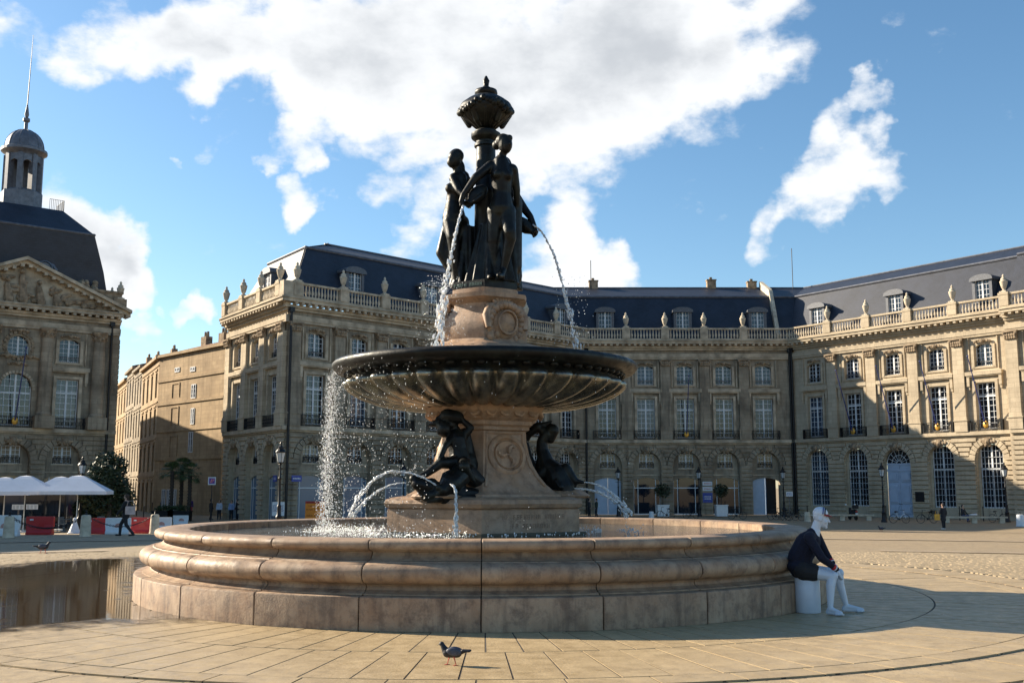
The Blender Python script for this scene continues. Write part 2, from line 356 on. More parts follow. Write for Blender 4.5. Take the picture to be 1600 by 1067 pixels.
# smooth stone strips crossing the setts
a = NT('strip_stone'); a.set(Base_Color=a.mix(a.rng(a.noise(a.coord(), 1.5, 6), .35, .65), (.40,.31,.21), (.28,.215,.145)), Roughness=.75); M_STRIP = a.m
def strip(p, q, w, m):
    p = Vector(p); q = Vector(q); d = (q-p).normalized(); n = Vector((-d.y, d.x)); k = 24; vs = []
    for i in range(k+1):
        c = p+(q-p)*i/k
        for s in (-1, 1): x, y = c+n*s*w/2; vs.append((x, y, gz(x, y)+.012))
    m.add(vs, [(2*i, 2*i+1, 2*i+3, 2*i+2) for i in range(k)])
m = MB(); strip((-34, 38), (45, 42), .9, m); strip((9.5, 27.5), (40, 30), .5, m); strip((-38, 27), (-10.5, 27.6), .6, m); strip((-40, 61), (50, 66), 1.2, m)
m.build('path', M_STRIP, kind='structure')
# kerb and pavement in front of the back range
def kerb(name, pts, inner):
    m = MB(); n = len(pts); vs = []
    for (x, y), (u, v) in zip(pts, inner): z = gz(x, y)-.02; vs += [(x, y, z), (x, y, z+.15), (u, v, z+.15)]
    fs = []
    for i in range(n-1): b = 3*i; fs += [(b, b+1, b+4, b+3), (b+1, b+2, b+5, b+4)]
    m.add(vs, fs); o = m.build(name, M_STRIP, kind='structure'); return o
# ------------------------------------------------------------------ puddle
a = NT('puddle_water'); v = a.coord(scale=(.12, 4, 1)); at_ = a.n('ShaderNodeAttribute'); at_.attribute_name = 'depth'
e_ = a.n('ShaderNodeMath'); e_.operation = 'ADD'; a.l(at_.outputs['Fac'], e_.inputs[0]); a.l(a.rng(a.noise(a.coord(scale=(1, 1, 1)), 3.0, 7, .7), 0, 1, -.95, .95), e_.inputs[1])
wet = a.rng(e_.outputs[0], .2, .7, 0, .93); a.set(Base_Color=(.045,.028,.014), Roughness=a.rng(wet, .5, .93, .3, .03), IOR=1.33, Alpha=wet); a.b.inputs['Specular IOR Level'].default_value = .5; a.bump(a.noise(v, 2.4, 5, .6), .0008, .5); M_PUD = a.m
outl = [(-30,892),(-30,985),(60,976),(140,970),(215,968),(290,966),(330,958),(290,948),(262,945),(216,935),(207,915),(212,885),(212,872),(150,874),(90,877),(0,888)]
poly = [ground(*e) for e in outl]
def inside_d(x, y):
    ins = False; best = 1e9; n = len(poly)
    for i in range(n):
        p, q = poly[i], poly[(i+1) % n]
        if (p.y > y) != (q.y > y) and x < (q.x-p.x)*(y-p.y)/(q.y-p.y)+p.x: ins = not ins
        d = Vector((q.x-p.x, q.y-p.y)); t = max(0, min(1, ((x-p.x)*d.x+(y-p.y)*d.y)/max(d.length_squared, 1e-9))); best = min(best, math.hypot(x-p.x-d.x*t, y-p.y-d.y*t))
    return best if ins else -best
st = .22; xs_ = [-14+st*i for i in range(int(11/st))]; ys_ = [11+st*j for j in range(int(14.5/st))]; vs_ = []; dep = []; fs_ = []
for y in ys_:
    for x in xs_: vs_.append((x, y, .0075)); dep.append(.6+inside_d(x, y)/1.5 if math.hypot(x-FC.x, y-FC.y) > 5.2 else 1.)
nx = len(xs_)
for j in range(len(ys_)-1):
    for i in range(nx-1):
        q = (j*nx+i, j*nx+i+1, (j+1)*nx+i+1, (j+1)*nx+i)
        if max(dep[k] for k in q) > -.35 and min(math.hypot(vs_[k][0]-FC.x, vs_[k][1]-FC.y) for k in q) > 5.2: fs_.append(q)
m = MB(); m.add(vs_, fs_); me = m.mesh('puddle', M_PUD); at2 = me.attributes.new('depth', 'FLOAT', 'POINT'); at2.data.foreach_set('value', dep); obj('puddle', me, kind='structure')
random.seed(11)
# ================================================================== facades
def zz(y, Y=110): return CAMZ+Y*tan(atan((533.5-y)/F)+PITCH)
GZ = -1.16
ZSTR0, ZSTR1 = zz(694), zz(687); ZPED = zz(671); ZW1B, ZW1T = zz(684), zz(623); ZH0, ZH1 = zz(613), zz(608); ZW2B, ZW2T = zz(601), zz(571.5)
ZCAP0 = zz(572); ZARC = zz(562); ZFR = zz(553); ZCO0, ZCO1 = zz(546), zz(533); ZBAL = zz(514)
def panel(m, s0, s1, z0, z1, sc, w, ob, osp, rise, dep, y=0., n=10):
    """wall face at y with an opening (flat, segmental or round head) and its reveals going in"""
    a, b = sc-w/2, sc+w/2; arc = []
    for i in range(n+1):
        t = i/n; x = a+w*t
        if rise <= 0: z = osp
        else:
            R = (w*w/4+rise*rise)/(2*rise); z = osp+rise-R+sqrt(max(R*R-(x-sc)**2, 0))
        arc.append((x, z))
    if rise <= 0: arc = [arc[0], arc[-1]]
    q = lambda p: m.add([(c[0], c[2] if len(c) > 2 else y, c[1]) for c in p], [tuple(range(len(p)))])
    q([(s0, z0), (a, z0), (a, z1), (s0, z1)]); q([(b, z0), (s1, z0), (s1, z1), (b, z1)])
    if ob > z0+1e-4: q([(a, z0), (b, z0), (b, ob), (a, ob)]); q([(a, ob), (b, ob), (b, ob, y+dep), (a, ob, y+dep)])
    for (x0, za), (x1, zb) in zip(arc, arc[1:]):
        q([(x0, za), (x1, zb), (x1, z1), (x0, z1)]); q([(x0, za), (x0, za, y+dep), (x1, zb, y+dep), (x1, zb)])
    q([(a, ob), (a, ob, y+dep), (a, arc[0][1], y+dep), (a, arc[0][1])]); q([(b, ob, y+dep), (b, ob), (b, arc[-1][1]), (b, arc[-1][1], y+dep)])
WM = {}
def window(root, M, sc, y, z0, w, h, cols, rows, trans=None, name='window', glassmat=None, fan=False):
    key = (round(w, 2), round(h, 2), cols, rows, trans, fan)
    if key not in WM:
        m = MB(); t = .075
        m.box(-w/2, -w/2+t, 0, .08, 0, h); m.box(w/2-t, w/2, 0, .08, 0, h); m.box(-w/2+t, w/2-t, 0, .08, h-t, h); m.box(-w/2+t, w/2-t, 0, .08, 0, t*1.3)
        m.box(-.075, .075, -.02, .09, t*1.3, h-t)
        if trans: m.box(-w/2+t, w/2-t, -.025, .085, h*trans-.07, h*trans+.07)
        for i in range(1, cols):
            x = -w/2+w*i/cols
            if abs(x) > .1: m.box(x-.018, x+.018, .01, .06, t, h-t)
        for j in range(1, rows):
            z = h*j/rows; m.box(-w/2+t, w/2-t, .012, .058, z-.018, z+.018)
        g_ = MB(); g_.add([(-w/2, .05, 0), (w/2, .05, 0), (w/2, .05, h), (-w/2, .05, h)], [(0,1,2,3)])
        WM[key] = (m.mesh('window', M_WHITE), g_.mesh('pane', M_GLASS))
    a, b = WM[key]; loc = M @ Vector((sc, y, z0)); o = obj(name, a, root, loc=loc); o.rotation_euler = M.to_euler()
    p = obj('pane', b, o); p.rotation_euler.x = random.uniform(-.005, .005); return o
RM = {}
def railing(root, M, sc, y, z0, w, h=.95, gold=False):
    key = round(w, 2)
    if key not in RM:
        m = MB(); m.box(-w/2, w/2, -.03, .03, h-.05, h); m.box(-w/2, w/2, -.02, .02, .05, .09); n = int(w/.14)
        for i in range(n+1): x = -w/2+w*i/n; m.box(x-.014, x+.014, -.014, .014, 0, h-.05)
        for i in range(0, n, 2):
            x = -w/2+w*(i+1)/n; P = [(x+.12*cos(a), 0, .45+.2*sin(a)) for a in [2*pi*k/10 for k in range(11)]]; m.tube(P, .014, 4)
        for s in (-1, 1): m.box(s*w/2-.03, s*w/2+.03, -.03, .28, 0, h)
        RM[key] = m.mesh('balcony_railing', M_IRON)
    o = obj('balcony_railing', RM[key], root, loc=M @ Vector((sc, y, z0))); o.rotation_euler = M.to_euler(); return o
def urn_mesh():
    m = MB(); m.box(-.3, .3, -.3, .3, 0, .12)
    m.lathe([(.22,.12),(.24,.18),(.13,.24),(.12,.3),(.2,.42),(.29,.75),(.32,.92),(.34,1.0),(.3,1.04),(.22,1.1),(.24,1.2),(.2,1.28),(.1,1.36),(.09,1.42),(.12,1.5),(.06,1.6),(0,1.66)], 14); me = m.mesh('urn', M_URN); shade(me, 50); return me
URN = urn_mesh()
def capital_mesh(w):
    m = MB(); m.box(-w/2, w/2, -.26, 0, .0, .6); m.box(-w/2-.12, w/2+.12, -.38, 0, .6, .74)
    for j, zz_ in enumerate((.12, .34)):
        for i in range(5): x = -w/2+w*(i+.5)/5; m.ell((x, -.3-.04*j, zz_), (.12, .09, .15), 7, 5)
    for s in (-1, 1): m.ell((s*w/2, -.34, .5), (.15, .12, .13), 8, 6)
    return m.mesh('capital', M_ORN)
CAPM = capital_mesh(1.05)
def mascaron_mesh():
    m = MB(); m.box(-.28, .28, -.12, 0, -.35, .42); m.ell((0, -.2, .0), (.2, .16, .27), 9, 7); m.ell((0, -.14, .22), (.28, .14, .16), 8, 5); m.ell((0, -.36, -.02), (.05, .06, .08), 6, 4)
    for s in (-1, 1): m.ell((s*.3, -.1, .05), (.2, .1, .2), 7, 5); m.ell((s*.55, -.07, .1), (.18, .08, .13), 7, 5); m.ell((s*.2, -.12, -.25), (.13, .1, .16), 6, 4)
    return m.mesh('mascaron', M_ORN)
MASC = mascaron_mesh()
def ornament_mesh():
    m = MB(); random.seed(3)
    for i in range(9): m.ell((-.7+1.4*i/8, -.1-.05*(i % 2), .05+.14*sin(pi*i/8)), (.13, .1, .12), 6, 4)
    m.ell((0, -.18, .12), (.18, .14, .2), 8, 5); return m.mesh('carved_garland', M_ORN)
GARL = ornament_mesh()
def place(me, name, root, M, p): o = obj(name, me, root, loc=M @ Vector(p)); o.rotation_euler = M.to_euler(); return o
def rustic(m, s0, s1, zb, zt, openings, h=.42, gap=.12, p=.16):
    """dressed courses left proud of the wall, clipped round the arches"""
    n = int(round((zt-zb)/h)); h = (zt-zb)/n
    for k in range(n):
        a, b = zb+k*h+gap/2, zb+(k+1)*h-gap/2; cuts = []
        for sc, w, osp, rise, ring in openings:
            hw = w/2+.06
            if a > osp:
                R = w/2+ring; d = a-osp
                if d >= R: continue
                hw = sqrt(max(R*R-d*d, 0)); 
            cuts.append((sc-hw, sc+hw))
        x = s0
        for c0, c1 in sorted(cuts):
            if c0-x > .05: m.box(x, c0, -p, .01, a, b)
            x = c1
        if s1-x > .05: m.box(x, s1, -p, .01, a, b)
    for sc, w, osp, rise, ring in openings:
        if ring <= 0: continue
        nv = 13
        for i in range(nv):
            a0 = pi*i/nv+.018; a1 = pi*(i+1)/nv-.018; r0, r1 = w/2+.03, w/2+ring-.05
            P = [(sc+r*cos(a), osp+r*sin(a)) for r, a in ((r0, a0), (r1, a0), (r1, a1), (r0, a1))]
            m.add([(x, -p-.012, z) for x, z in P]+[(x, .01, z) for x, z in P], [(0,1,2,3),(1,0,4,5),(2,1,5,6),(3,2,6,7),(0,3,7,4)])
def facade(root, L, bays, M=Matrix(), stone=None, gtypes=None, ends=(True, True), dormers=(), roof=(0, 0), pil=True, urns=True, columns=None, roofdepth=7., baluster=True, doRoof=True):
    stone = stone or M_FAC
    w = MB(M); t = MB(M); r = MB(M); b = MB(M)
    bd = [0]+[(p+q)/2 for p, q in zip(bays, bays[1:])]+[L]; gt = gtypes or ['shop']*len(bays); ops = []
    for i, sc in enumerate(bays):
        s0, s1 = bd[i], bd[i+1]; k = gt[i]; AR = 1.42; SPR = 5.32-AR
        if k == 'tall': AR = 1.3; SPR = 5.45-AR
        panel(w, s0, s1, GZ, ZSTR0, sc, 2*AR, GZ, SPR, AR, .42, n=16); ops.append((sc, 2*AR, SPR, AR, .62))
        y2 = .40
        if k in ('shop', 'blue', 'gate', 'blank', 'white'):
            panel(w, sc-1.55, sc+1.55, 2.95, 5.5, sc, 1.5, 3.62, 5.12, 0, .22, y=y2)
            panel(w, sc-1.55, sc+1.55, GZ, 2.95, sc, 2.75 if k != 'side' else 2.2, GZ, 2.3, .34, .22, y=y2)
            t.box(sc-1.4, sc+1.4, y2-.06, y2+.02, 2.86, 2.98); t.box(sc-.9, sc+.9, y2-.07, y2+.02, 3.52, 3.63)
            window(root, M, sc, y2+.1, 3.62, 1.5, 1.5, 4, 4); railing(root, M, sc, y2-.02, 3.64, 1.45, .5)
            hgt = 2.64-GZ
            if k in ('shop', 'white'):
                fm = MB(M); y3 = y2+.1
                for x in (-1.36, -.92, .92, 1.36): fm.box(sc+x-.035, sc+x+.035, y3, y3+.08, GZ+.05, 2.66)
                fm.box(sc-1.36, sc+1.36, y3-.01, y3+.09, 1.55, 1.64); fm.box(sc-1.36, sc+1.36, y3-.01, y3+.09, GZ, GZ+.12)
                fo = fm.build('shop_front', M_WHITE, root)
                gm = MB(M); gm.box(sc-1.38, sc+1.38, y3+.03, y3+.05, GZ, 2.7); gm.build('pane', M_PALEGLASS if k == 'white' else M_GLASS, fo)
            elif k == 'blue':
                dm = MB(M); y3 = y2+.1; dm.box(sc-1.38, sc-.01, y3, y3+.08, GZ, 2.68); dm.box(sc+.01, sc+1.38, y3, y3+.08, GZ, 2.68)
                for s in (-.7, .7):
                    for za, zb in ((GZ+.3, .2), (.4, 2.0)): dm.box(sc+s-.5, sc+s+.5, y3-.02, y3, za, zb)
                dm.build('door', M_BLUEDOOR, root)
            elif k == 'gate':
                dm = MB(M); y3 = y2+.1; dm.box(sc-1.38, sc-.05, y3, y3+.08, GZ, 2.68); dm.box(sc-.02, sc+.06, y3, y3+1.2, GZ, 2.6); dm.build('door', M_BLUEDOOR, root)
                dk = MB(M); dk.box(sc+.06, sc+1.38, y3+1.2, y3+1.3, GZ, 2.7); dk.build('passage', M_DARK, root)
        elif k == 'tall':
            window(root, M, sc, .34, GZ+1.0, 2.1, 5.55, 6, 10, .62, glassmat=None)
            window_sill = MB(M); window_sill.box(sc-1.3, sc+1.3, .2, .5, GZ, GZ+1.0); window_sill.build('sill_wall', stone, root)
            sd_ = MB(M)
            for s in (-1, 1): sd_.box(sc+s*1.18-.13, sc+s*1.18+.13, .25, .45, GZ+1.0, 5.45)
            sd_.build('window_jamb', stone, root)
            gr = MB(M)
            for zq in (GZ+1.9, GZ+2.75, GZ+3.6, GZ+4.5, GZ+5.4): gr.box(sc-1.05, sc+1.05, .27, .3, zq, zq+.03)
            for q in range(9): gr.box(sc-1.05+2.1*q/8-.012, sc-1.05+2.1*q/8+.012, .265, .295, GZ+1.0, GZ+4.4)
            gr.build('window_grille', M_IRON, root)
        elif k == 'door':
            dm = MB(M); y3 = .3
            for s in (-1, 1):
                dm.box(sc+s*.66-.64, sc+s*.66+.64, y3, y3+.1, GZ+.05, 3.75)
                for za, zb in ((GZ+.35, GZ+1.1), (GZ+1.3, 1.9), (2.2, 3.05)):
                    dm.box(sc+s*.66-.5, sc+s*.66+.5, y3-.07, y3, za, zb); dm.box(sc+s*.66-.38, sc+s*.66+.38, y3-.12, y3-.07, za+.12, zb-.12)
            dm.box(sc-1.32, sc+1.32, y3-.06, y3+.12, 3.15, 3.35); dm.box(sc-1.32, sc+1.32, y3-.04, y3+.12, 3.75, 3.9)
            do = dm.build('door', M_BLUEDOOR, root); hm = MB(M); hm.ell((sc+.1, y3-.06, .1), .05); hm.ell((sc-.1, y3-.06, .1), .05); hm.build('handle', M_IRON, do)
            fm = MB(M)
            for q in range(9): a_ = pi*q/8; fm.tube([(sc+.25*cos(a_), y3, SPR+.25*sin(a_)), (sc+1.28*cos(a_), y3, SPR+1.28*sin(a_))], .025, 4)
            for rr in (.25, .78, 1.28): fm.tube([(sc+rr*cos(pi*q/16), y3, SPR+rr*sin(pi*q/16)) for q in range(17)], .03, 4)
            fo = fm.build('fanlight', M_WHITE, root); gm = MB(M); gm.box(sc-1.32, sc+1.32, y3+.04, y3+.06, 3.9, 5.5); gm.build('pane', M_GLASS, fo)
        place(MASC, 'mascaron', root, M, (sc, -.14, SPR+AR+.12))
        # first floor
        if columns and i == 1:
            panel(w, s0, s1, ZSTR0, ZH1+.5, sc, 2.5, ZW1B, ZW1T-1.0, 1.25, .4, n=16)
            window(root, M, sc, .3, ZW1B, 2.5, ZW1T+.3-ZW1B, 6, 8, .62); panel(w, s0, s1, ZH1+.5, ZARC, sc, 1.7, ZW2B+.25, ZW2B+1.1, .85, .4, n=16)
            panel_low = MB(M); 
            for q in range(20):
                a_ = 2*pi*q/20; panel_low.box(-.12, .12, -.16, .02, 1.0, 1.25, Matrix.Translation((sc, 0, ZW2B+1.1)) @ Matrix.Rotation(a_, 4, 'Y'))
            panel_low.box(sc-.86, sc+.86, .0, .3, ZW2B+.24, ZW2B+.3); panel_low.build('oculus_surround', M_ORN, root)
            window(root, M, sc, .3, ZW2B+.25, 1.7, 1.75, 4, 5)
            place(GARL, 'carved_garland', root, M, (sc, -.06, ZW2B-.5)); place(GARL, 'carved_garland', root, M, (sc+.9, -.06, ZW2B+.1)); place(GARL, 'carved_garland', root, M, (sc-.9, -.06, ZW2B+.1)); place(GARL, 'carved_garland', root, M, (sc, -.06, ZARC-.35))
            for q in range(17):
                a_ = pi*q/16; t.box(-.1, .1, -.09, .02, 1.28, 1.5, Matrix.Translation((sc, 0, ZW1T-1.0)) @ Matrix.Rotation(a_-pi/2, 4, 'Y'))
        else:
            panel(w, s0, s1, ZSTR0, ZH0, sc, 1.85, ZW1B, ZW1T, 0, .4)
            window(root, M, sc, .28, ZW1B, 1.85, ZW1T-ZW1B, 4, 8, .71)
            panel(w, s0, s1, ZH0, ZARC, sc, 1.7, ZW2B, ZW2T-.3, .3, .4)
            window(root, M, sc, .28, ZW2B, 1.7, ZW2T-ZW2B, 4, 5)
            hb = MB(M); hb.box(sc-.85, sc+.85, .12, .16, ZW2B+.42, ZW2B+.46)
            for q in range(11): hb.box(sc-.85+1.7*q/10-.012, sc-.85+1.7*q/10+.012, .12, .15, ZW2B, ZW2B+.44)
            hb.build('window_guard', M_IRON, root)
            for s in (-1, 1):
                t.box(sc+s*1.06-.13, sc+s*1.06+.13, -.13, .02, ZSTR1, ZW1T+.2); t.box(sc+s*.99-.13, sc+s*.99+.13, -.13, .02, ZW2B-.1, ZW2T-.1)
                t.box(sc+s*1.5-.13, sc+s*1.5+.13, -.24, .02, ZH0-.95, ZH0); t.box(sc+s*1.5-.1, sc+s*1.5+.1, -.15, .02, ZH0-1.25, ZH0-.95)
                t.box(sc+s*1.36-.05, sc+s*1.36+.05, -.12, .02, ZW2B-.3, ZARC-.1)
            t.box(sc-1.19, sc+1.19, -.075, .02, ZW1T+.02, ZW1T+.26); t.box(sc-1.72, sc+1.72, -.36, .02, ZH0, ZH1); t.box(sc-1.62, sc+1.62, -.28, .02, ZH0-.1, ZH0)
            t.box(sc-1.15, sc+1.15, -.1, .02, ZW2B-.2, ZW2B-.05); place(GARL, 'carved_garland', root, M, (sc, -.05, ZW2T+.12))
        railing(root, M, sc, -.3, ZSTR1+.02, 2.95)
    rustic(r, 0, L, GZ+.5, ZSTR0-.05, ops)
    w.box(0, L, .01, .5, ZSTR0-.05, ZSTR0); w.box(0, L, -.08, .01, GZ-.3, GZ+.48) if False else None
    # string course, entablature, cornice
    e0, e1 = (-.0, L)
    t.box(e0, e1, -.16, .02, ZSTR0, ZSTR0+.14); t.box(e0, e1, -.34, .02, ZSTR0+.14, ZSTR1)
    t.box(e0, e1, -.2, .02, ZARC, ZARC+.2); t.box(e0, e1, -.26, .02, ZARC+.2, ZFR); w.add([(e0, 0, ZFR), (e1, 0, ZFR), (e1, 0, ZCO0), (e0, 0, ZCO0)], [(0,1,2,3)])
    t.box(e0, e1, -.22, .02, ZCO0-.12, ZCO0+.1); t.box(e0, e1, -.42, .02, ZCO0+.1, ZCO0+.32); t.box(e0, e1, -.9, .02, ZCO0+.5, ZCO1-.12); t.box(e0, e1, -1.0, .4, ZCO1-.12, ZCO1)
    n = int(L/.62); mo = MB(M)
    for q in range(n): x = (q+.5)*L/n; mo.box(x-.13, x+.13, -.84, -.40, ZCO0+.3, ZCO0+.5)
    mo.build('modillion_row', M_TRIM, root, kind='stuff')
    if pil:
        ps = list(bd[1:-1])+([.62] if ends[0] else [])+([L-.62] if ends[1] else [])
        for x in ps:
            pm = MB(M); pm.box(x-.52, x+.52, -.34, .01, ZPED, ZCAP0); pm.box(x-.62, x+.62, -.42, .01, ZSTR1, ZPED-.12); pm.box(x-.68, x+.68, -.48, .01, ZPED-.12, ZPED); pm.box(x-.58, x+.58, -.40, .01, ZPED, ZPED+.25)
            o = pm.build('pilaster', stone, root); c = obj('capital', CAPM, o, loc=M @ Vector((x, -.16, ZCAP0-.04))); c.rotation_euler = M.to_euler()
    if columns:
        for x in columns:
            cm = MB(M); cm.box(x-.8, x+.8, -.95, .01, ZSTR1, ZPED); cm.lathe([(.62, ZPED), (.66, ZPED+.12), (.58, ZPED+.25), (.55, ZPED+.4), (.54, ZPED+2.5), (.46, ZCAP0-.1)], 18, Matrix.Translation((x, -.32, 0)))
            o = cm.build('column', stone, root); shade(o.data, 40)
            k = MB(M); k.lathe([(.46, -.12), (.5, .1), (.56, .3), (.66, .5), (.72, .62), (.72, .75)], 12, Matrix.Translation((x, -.32, ZCAP0)))
            for q in range(10): a_ = 2*pi*q/10; k.ell((x+.56*cos(a_), -.32+.56*sin(a_), ZCAP0+.2+.2*(q % 2)), (.12, .12, .17), 6, 4)
            k.build('capital', M_ORN, o)
    w.build('wall', stone, root); t.build('moulding', M_TRIM if stone is M_FAC else stone, root); r.build('rusticated_course', stone, root, kind='stuff')
    # balustrade with pedestals and urns
    if baluster:
        y0 = -.55; t2 = MB(M); t2.box(0, L, y0-.22, y0+.22, ZCO1, ZCO1+.18); t2.box(0, L, y0-.17, y0+.17, ZBAL-.17, ZBAL); bl = MB(M)
        ped = sorted(set([.45 if ends[0] else 0]+list(bd[1:-1])+([L-.45] if ends[1] else []))); ped = [p for p in ped if p > .1]
        for x in ped:
            t2.box(x-.42, x+.42, y0-.27, y0+.27, ZCO1+.18, ZBAL-.17); t2.box(x-.46, x+.46, y0-.3, y0+.3, ZBAL-.17, ZBAL+.04)
            if urns: place(URN, 'urn', root, M, (x, y0, ZBAL+.04))
        xs = 0; lim = [0]+ped+[L]
        for p, q in zip(lim, lim[1:]):
            a_, b_ = p+(.45 if p > 0 else .02), q-(.45 if q < L else .02); k = int((b_-a_)/.3)
            for i in range(k):
                x = a_+(i+.5)*(b_-a_)/k
                bl.lathe([(.07, ZCO1+.18), (.07, ZCO1+.25), (.05, ZCO1+.3), (.115, ZCO1+.5), (.1, ZCO1+.62), (.05, ZCO1+.82), (.05, ZBAL-.26), (.08, ZBAL-.17)], 6, Matrix.Translation((x, y0, 0)), cap=False)
        t2.build('balustrade', M_TRIM if stone is M_FAC else stone, root); o = bl.build('baluster_row', M_URN, root, kind='stuff'); shade(o.data, 50)
    if doRoof: mansard(root, L, M, roof, dormers, roofdepth)
ROOF = [(.25, ZCO1-.05), (2.9, 22.15), (3.15, 22.35), (7.2, 24.0), (11.4, 22.35), (14.2, ZCO1-.05)]
DORM = None
def mansard(root, L, M, k, dormers, depth):
    m = MB(M); ld = MB(M); vs = []
    for y, z in ROOF: vs += [(-y*k[0], y, z), (L+y*k[1], y, z)]
    m.add(vs, [(2*i, 2*i+1, 2*i+3, 2*i+2) for i in range(len(ROOF)-1)])
    ro = m.build('roof', M_SLATE, root)
    y, z = ROOF[1]; ld.tube([(-y*k[0], y-.02, z+.08), (L+y*k[1], y-.02, z+.08)], .13, 6)
    y, z = ROOF[3]; ld.tube([(-y*k[0], y, z+.05), (L+y*k[1], y, z+.05)], .1, 6); ld.build('lead_ridge', M_LEAD, ro)
    global DORM
    if DORM is None:
        d = MB(); W_ = .95
        d.box(-W_, -W_+.28, 0, 1.6, 0, 2.1); d.box(W_-.28, W_, 0, 1.6, 0, 2.1); d.box(-W_+.28, W_-.28, .02, 1.6, 0, .25)
        P = [(-W_-.15, 2.05), (-W_-.15, 2.2)]+[((W_+.15)*-cos(pi*i/10), 2.2+.42*sin(pi*i/10)) for i in range(1, 10)]+[(W_+.15, 2.2), (W_+.15, 2.05)]
        n = len(P); vs = [(x, -.18, z) for x, z in P]+[(x, 2.4, z) for x, z in P]
        d.add(vs, [tuple(range(n)), tuple(range(n, 2*n))[::-1]]+[(i, n+i, n+(i+1) % n, (i+1) % n) for i in range(n)])
        DORM = d.mesh('dormer', M_DORM)
    for s in dormers:
        o = place(DORM, 'dormer', root, M, (s, .75, ZCO1+1.15)); wo = window(None, Matrix(), 0, .12, .25, 1.4, 1.95, 4, 4)
        wo.parent = o
        for pn in list(wo.children): pn.parent = o; pn.location = (0, .12, .25)
M_DORM = plain('dormer_lead', (.09,.095,.11), .5, .2, .3)
M_PALEGLASS = NT('whitened_glass').set(Base_Color=(.12,.17,.24), Roughness=.15).m
def downpipe(root, M, s, y=-.28):
    m = MB(M); m.tube([(s, y, GZ+.05), (s, y, ZCO0)], .11, 8); m.box(s-.2, s+.2, y-.18, y+.18, ZCO0-.3, ZCO0+.1); m.build('downpipe', M_IRON, root)
def flagpole(root, M, s):
    m = MB(M); m.tube([(s, -.45, ZSTR1+.6), (s-.0, -2.6, ZW2B+.6)], [.06, .035], 6); m.ell((s, -2.62, ZW2B+.66), .09, 8, 6); m.build('flagpole', M_POLE, root)
    e = MB(M); e.ell((s, -.36, ZSTR1+.55), (.26, .1, .34), 10, 7); e.build('gilt_shield', M_GOLD, root)
M_POLE = plain('blue_pole', (.02,.035,.16), .4); M_GOLD = plain('gilt', (.55,.30,.05), .4, .5)
def mat2(th, p): return Matrix.Translation(p) @ Matrix.Rotation(th, 4, 'Z')
# back range
A = Vector((-18.3, 84.5, 0)); BL = Vector((7.65, 110, 0)); BR = Vector((29.4, 110, 0))
tanh = lambda a: tan(a/2)
thB = atan2(BL.y-A.y, BL.x-A.x); LB = (BL-A).length
thR = radians(-54)
back = thing('palace_range', 'shaded back range of the palace facing the camera, shops under its arches', 'building', BL)
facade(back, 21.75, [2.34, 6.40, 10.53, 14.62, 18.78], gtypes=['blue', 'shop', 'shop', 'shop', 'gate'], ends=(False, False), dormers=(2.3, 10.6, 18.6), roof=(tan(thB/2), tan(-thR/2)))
downpipe(back, Matrix(), 21.55); flagpole(back, Matrix(), 10.53)
m = MB()
for (y, z), (y2, z2) in zip(ROOF[:3], ROOF[1:4]): m.add([(x, yy, zz_) for x in (17.4+3.0, 17.4+3.4) for yy, zz_ in ((y, z), (y2, z2), (y2-.15, z2+.75), (y-.15, z+.75))], [(0,1,2,3),(7,6,5,4),(0,4,5,1),(1,5,6,2),(2,6,7,3),(3,7,4,0)])
m.build('parapet_wall', M_URN, back)
for x, h in ((1.6, .8), (15.0, .9), (19.6, .7)):
    m = MB(); m.box(x-.5, x+.5, 7.0, 7.8, 23.5, 24.0+h); m.box(x-.56, x+.56, 6.95, 7.85, 24.0+h, 24.12+h); m.box(x-.2, x+.1, 7.2, 7.5, 24.12+h, 24.4+h); m.build('chimney', M_ORN, back)
for mx_, mh in ((1.3, 27.2), (24.2, 28.6)): m = MB(); m.tube([(mx_, 7, 23.8), (mx_, 7, mh)], .045, 5); m.build('mast', M_IRON, back)
# angled wing (left of the fountain) with its short end
wing = thing('palace_wing', 'angled palace wing in shade behind the fountain with a sunlit end wall', 'building', A, thB)
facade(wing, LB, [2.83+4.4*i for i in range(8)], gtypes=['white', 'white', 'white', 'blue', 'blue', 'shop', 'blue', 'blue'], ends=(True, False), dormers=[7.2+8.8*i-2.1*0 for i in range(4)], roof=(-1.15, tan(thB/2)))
thS = atan2(-.82, .57); far = A+Vector((-.57, .82, 0))*13.6
MS = mat2(-thB, (0,0,0)) @ Matrix.Translation(far-A) @ Matrix.Rotation(thS, 4, 'Z')
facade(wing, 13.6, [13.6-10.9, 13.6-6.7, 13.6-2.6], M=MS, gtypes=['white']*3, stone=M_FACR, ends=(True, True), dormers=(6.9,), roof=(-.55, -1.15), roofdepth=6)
MS2 = MS @ Matrix.Rotation(radians(-38), 4, 'Z') @ Matrix.Translation((-4.2, 0, 0))
facade(wing, 4.2, [2.1], M=MS2, gtypes=['white'], stone=M_FACR, ends=(False, False), pil=False, urns=False, doRoof=False, baluster=True)
downpipe(wing, Matrix(), .1, -.42); downpipe(wing, Matrix(), LB-.1)
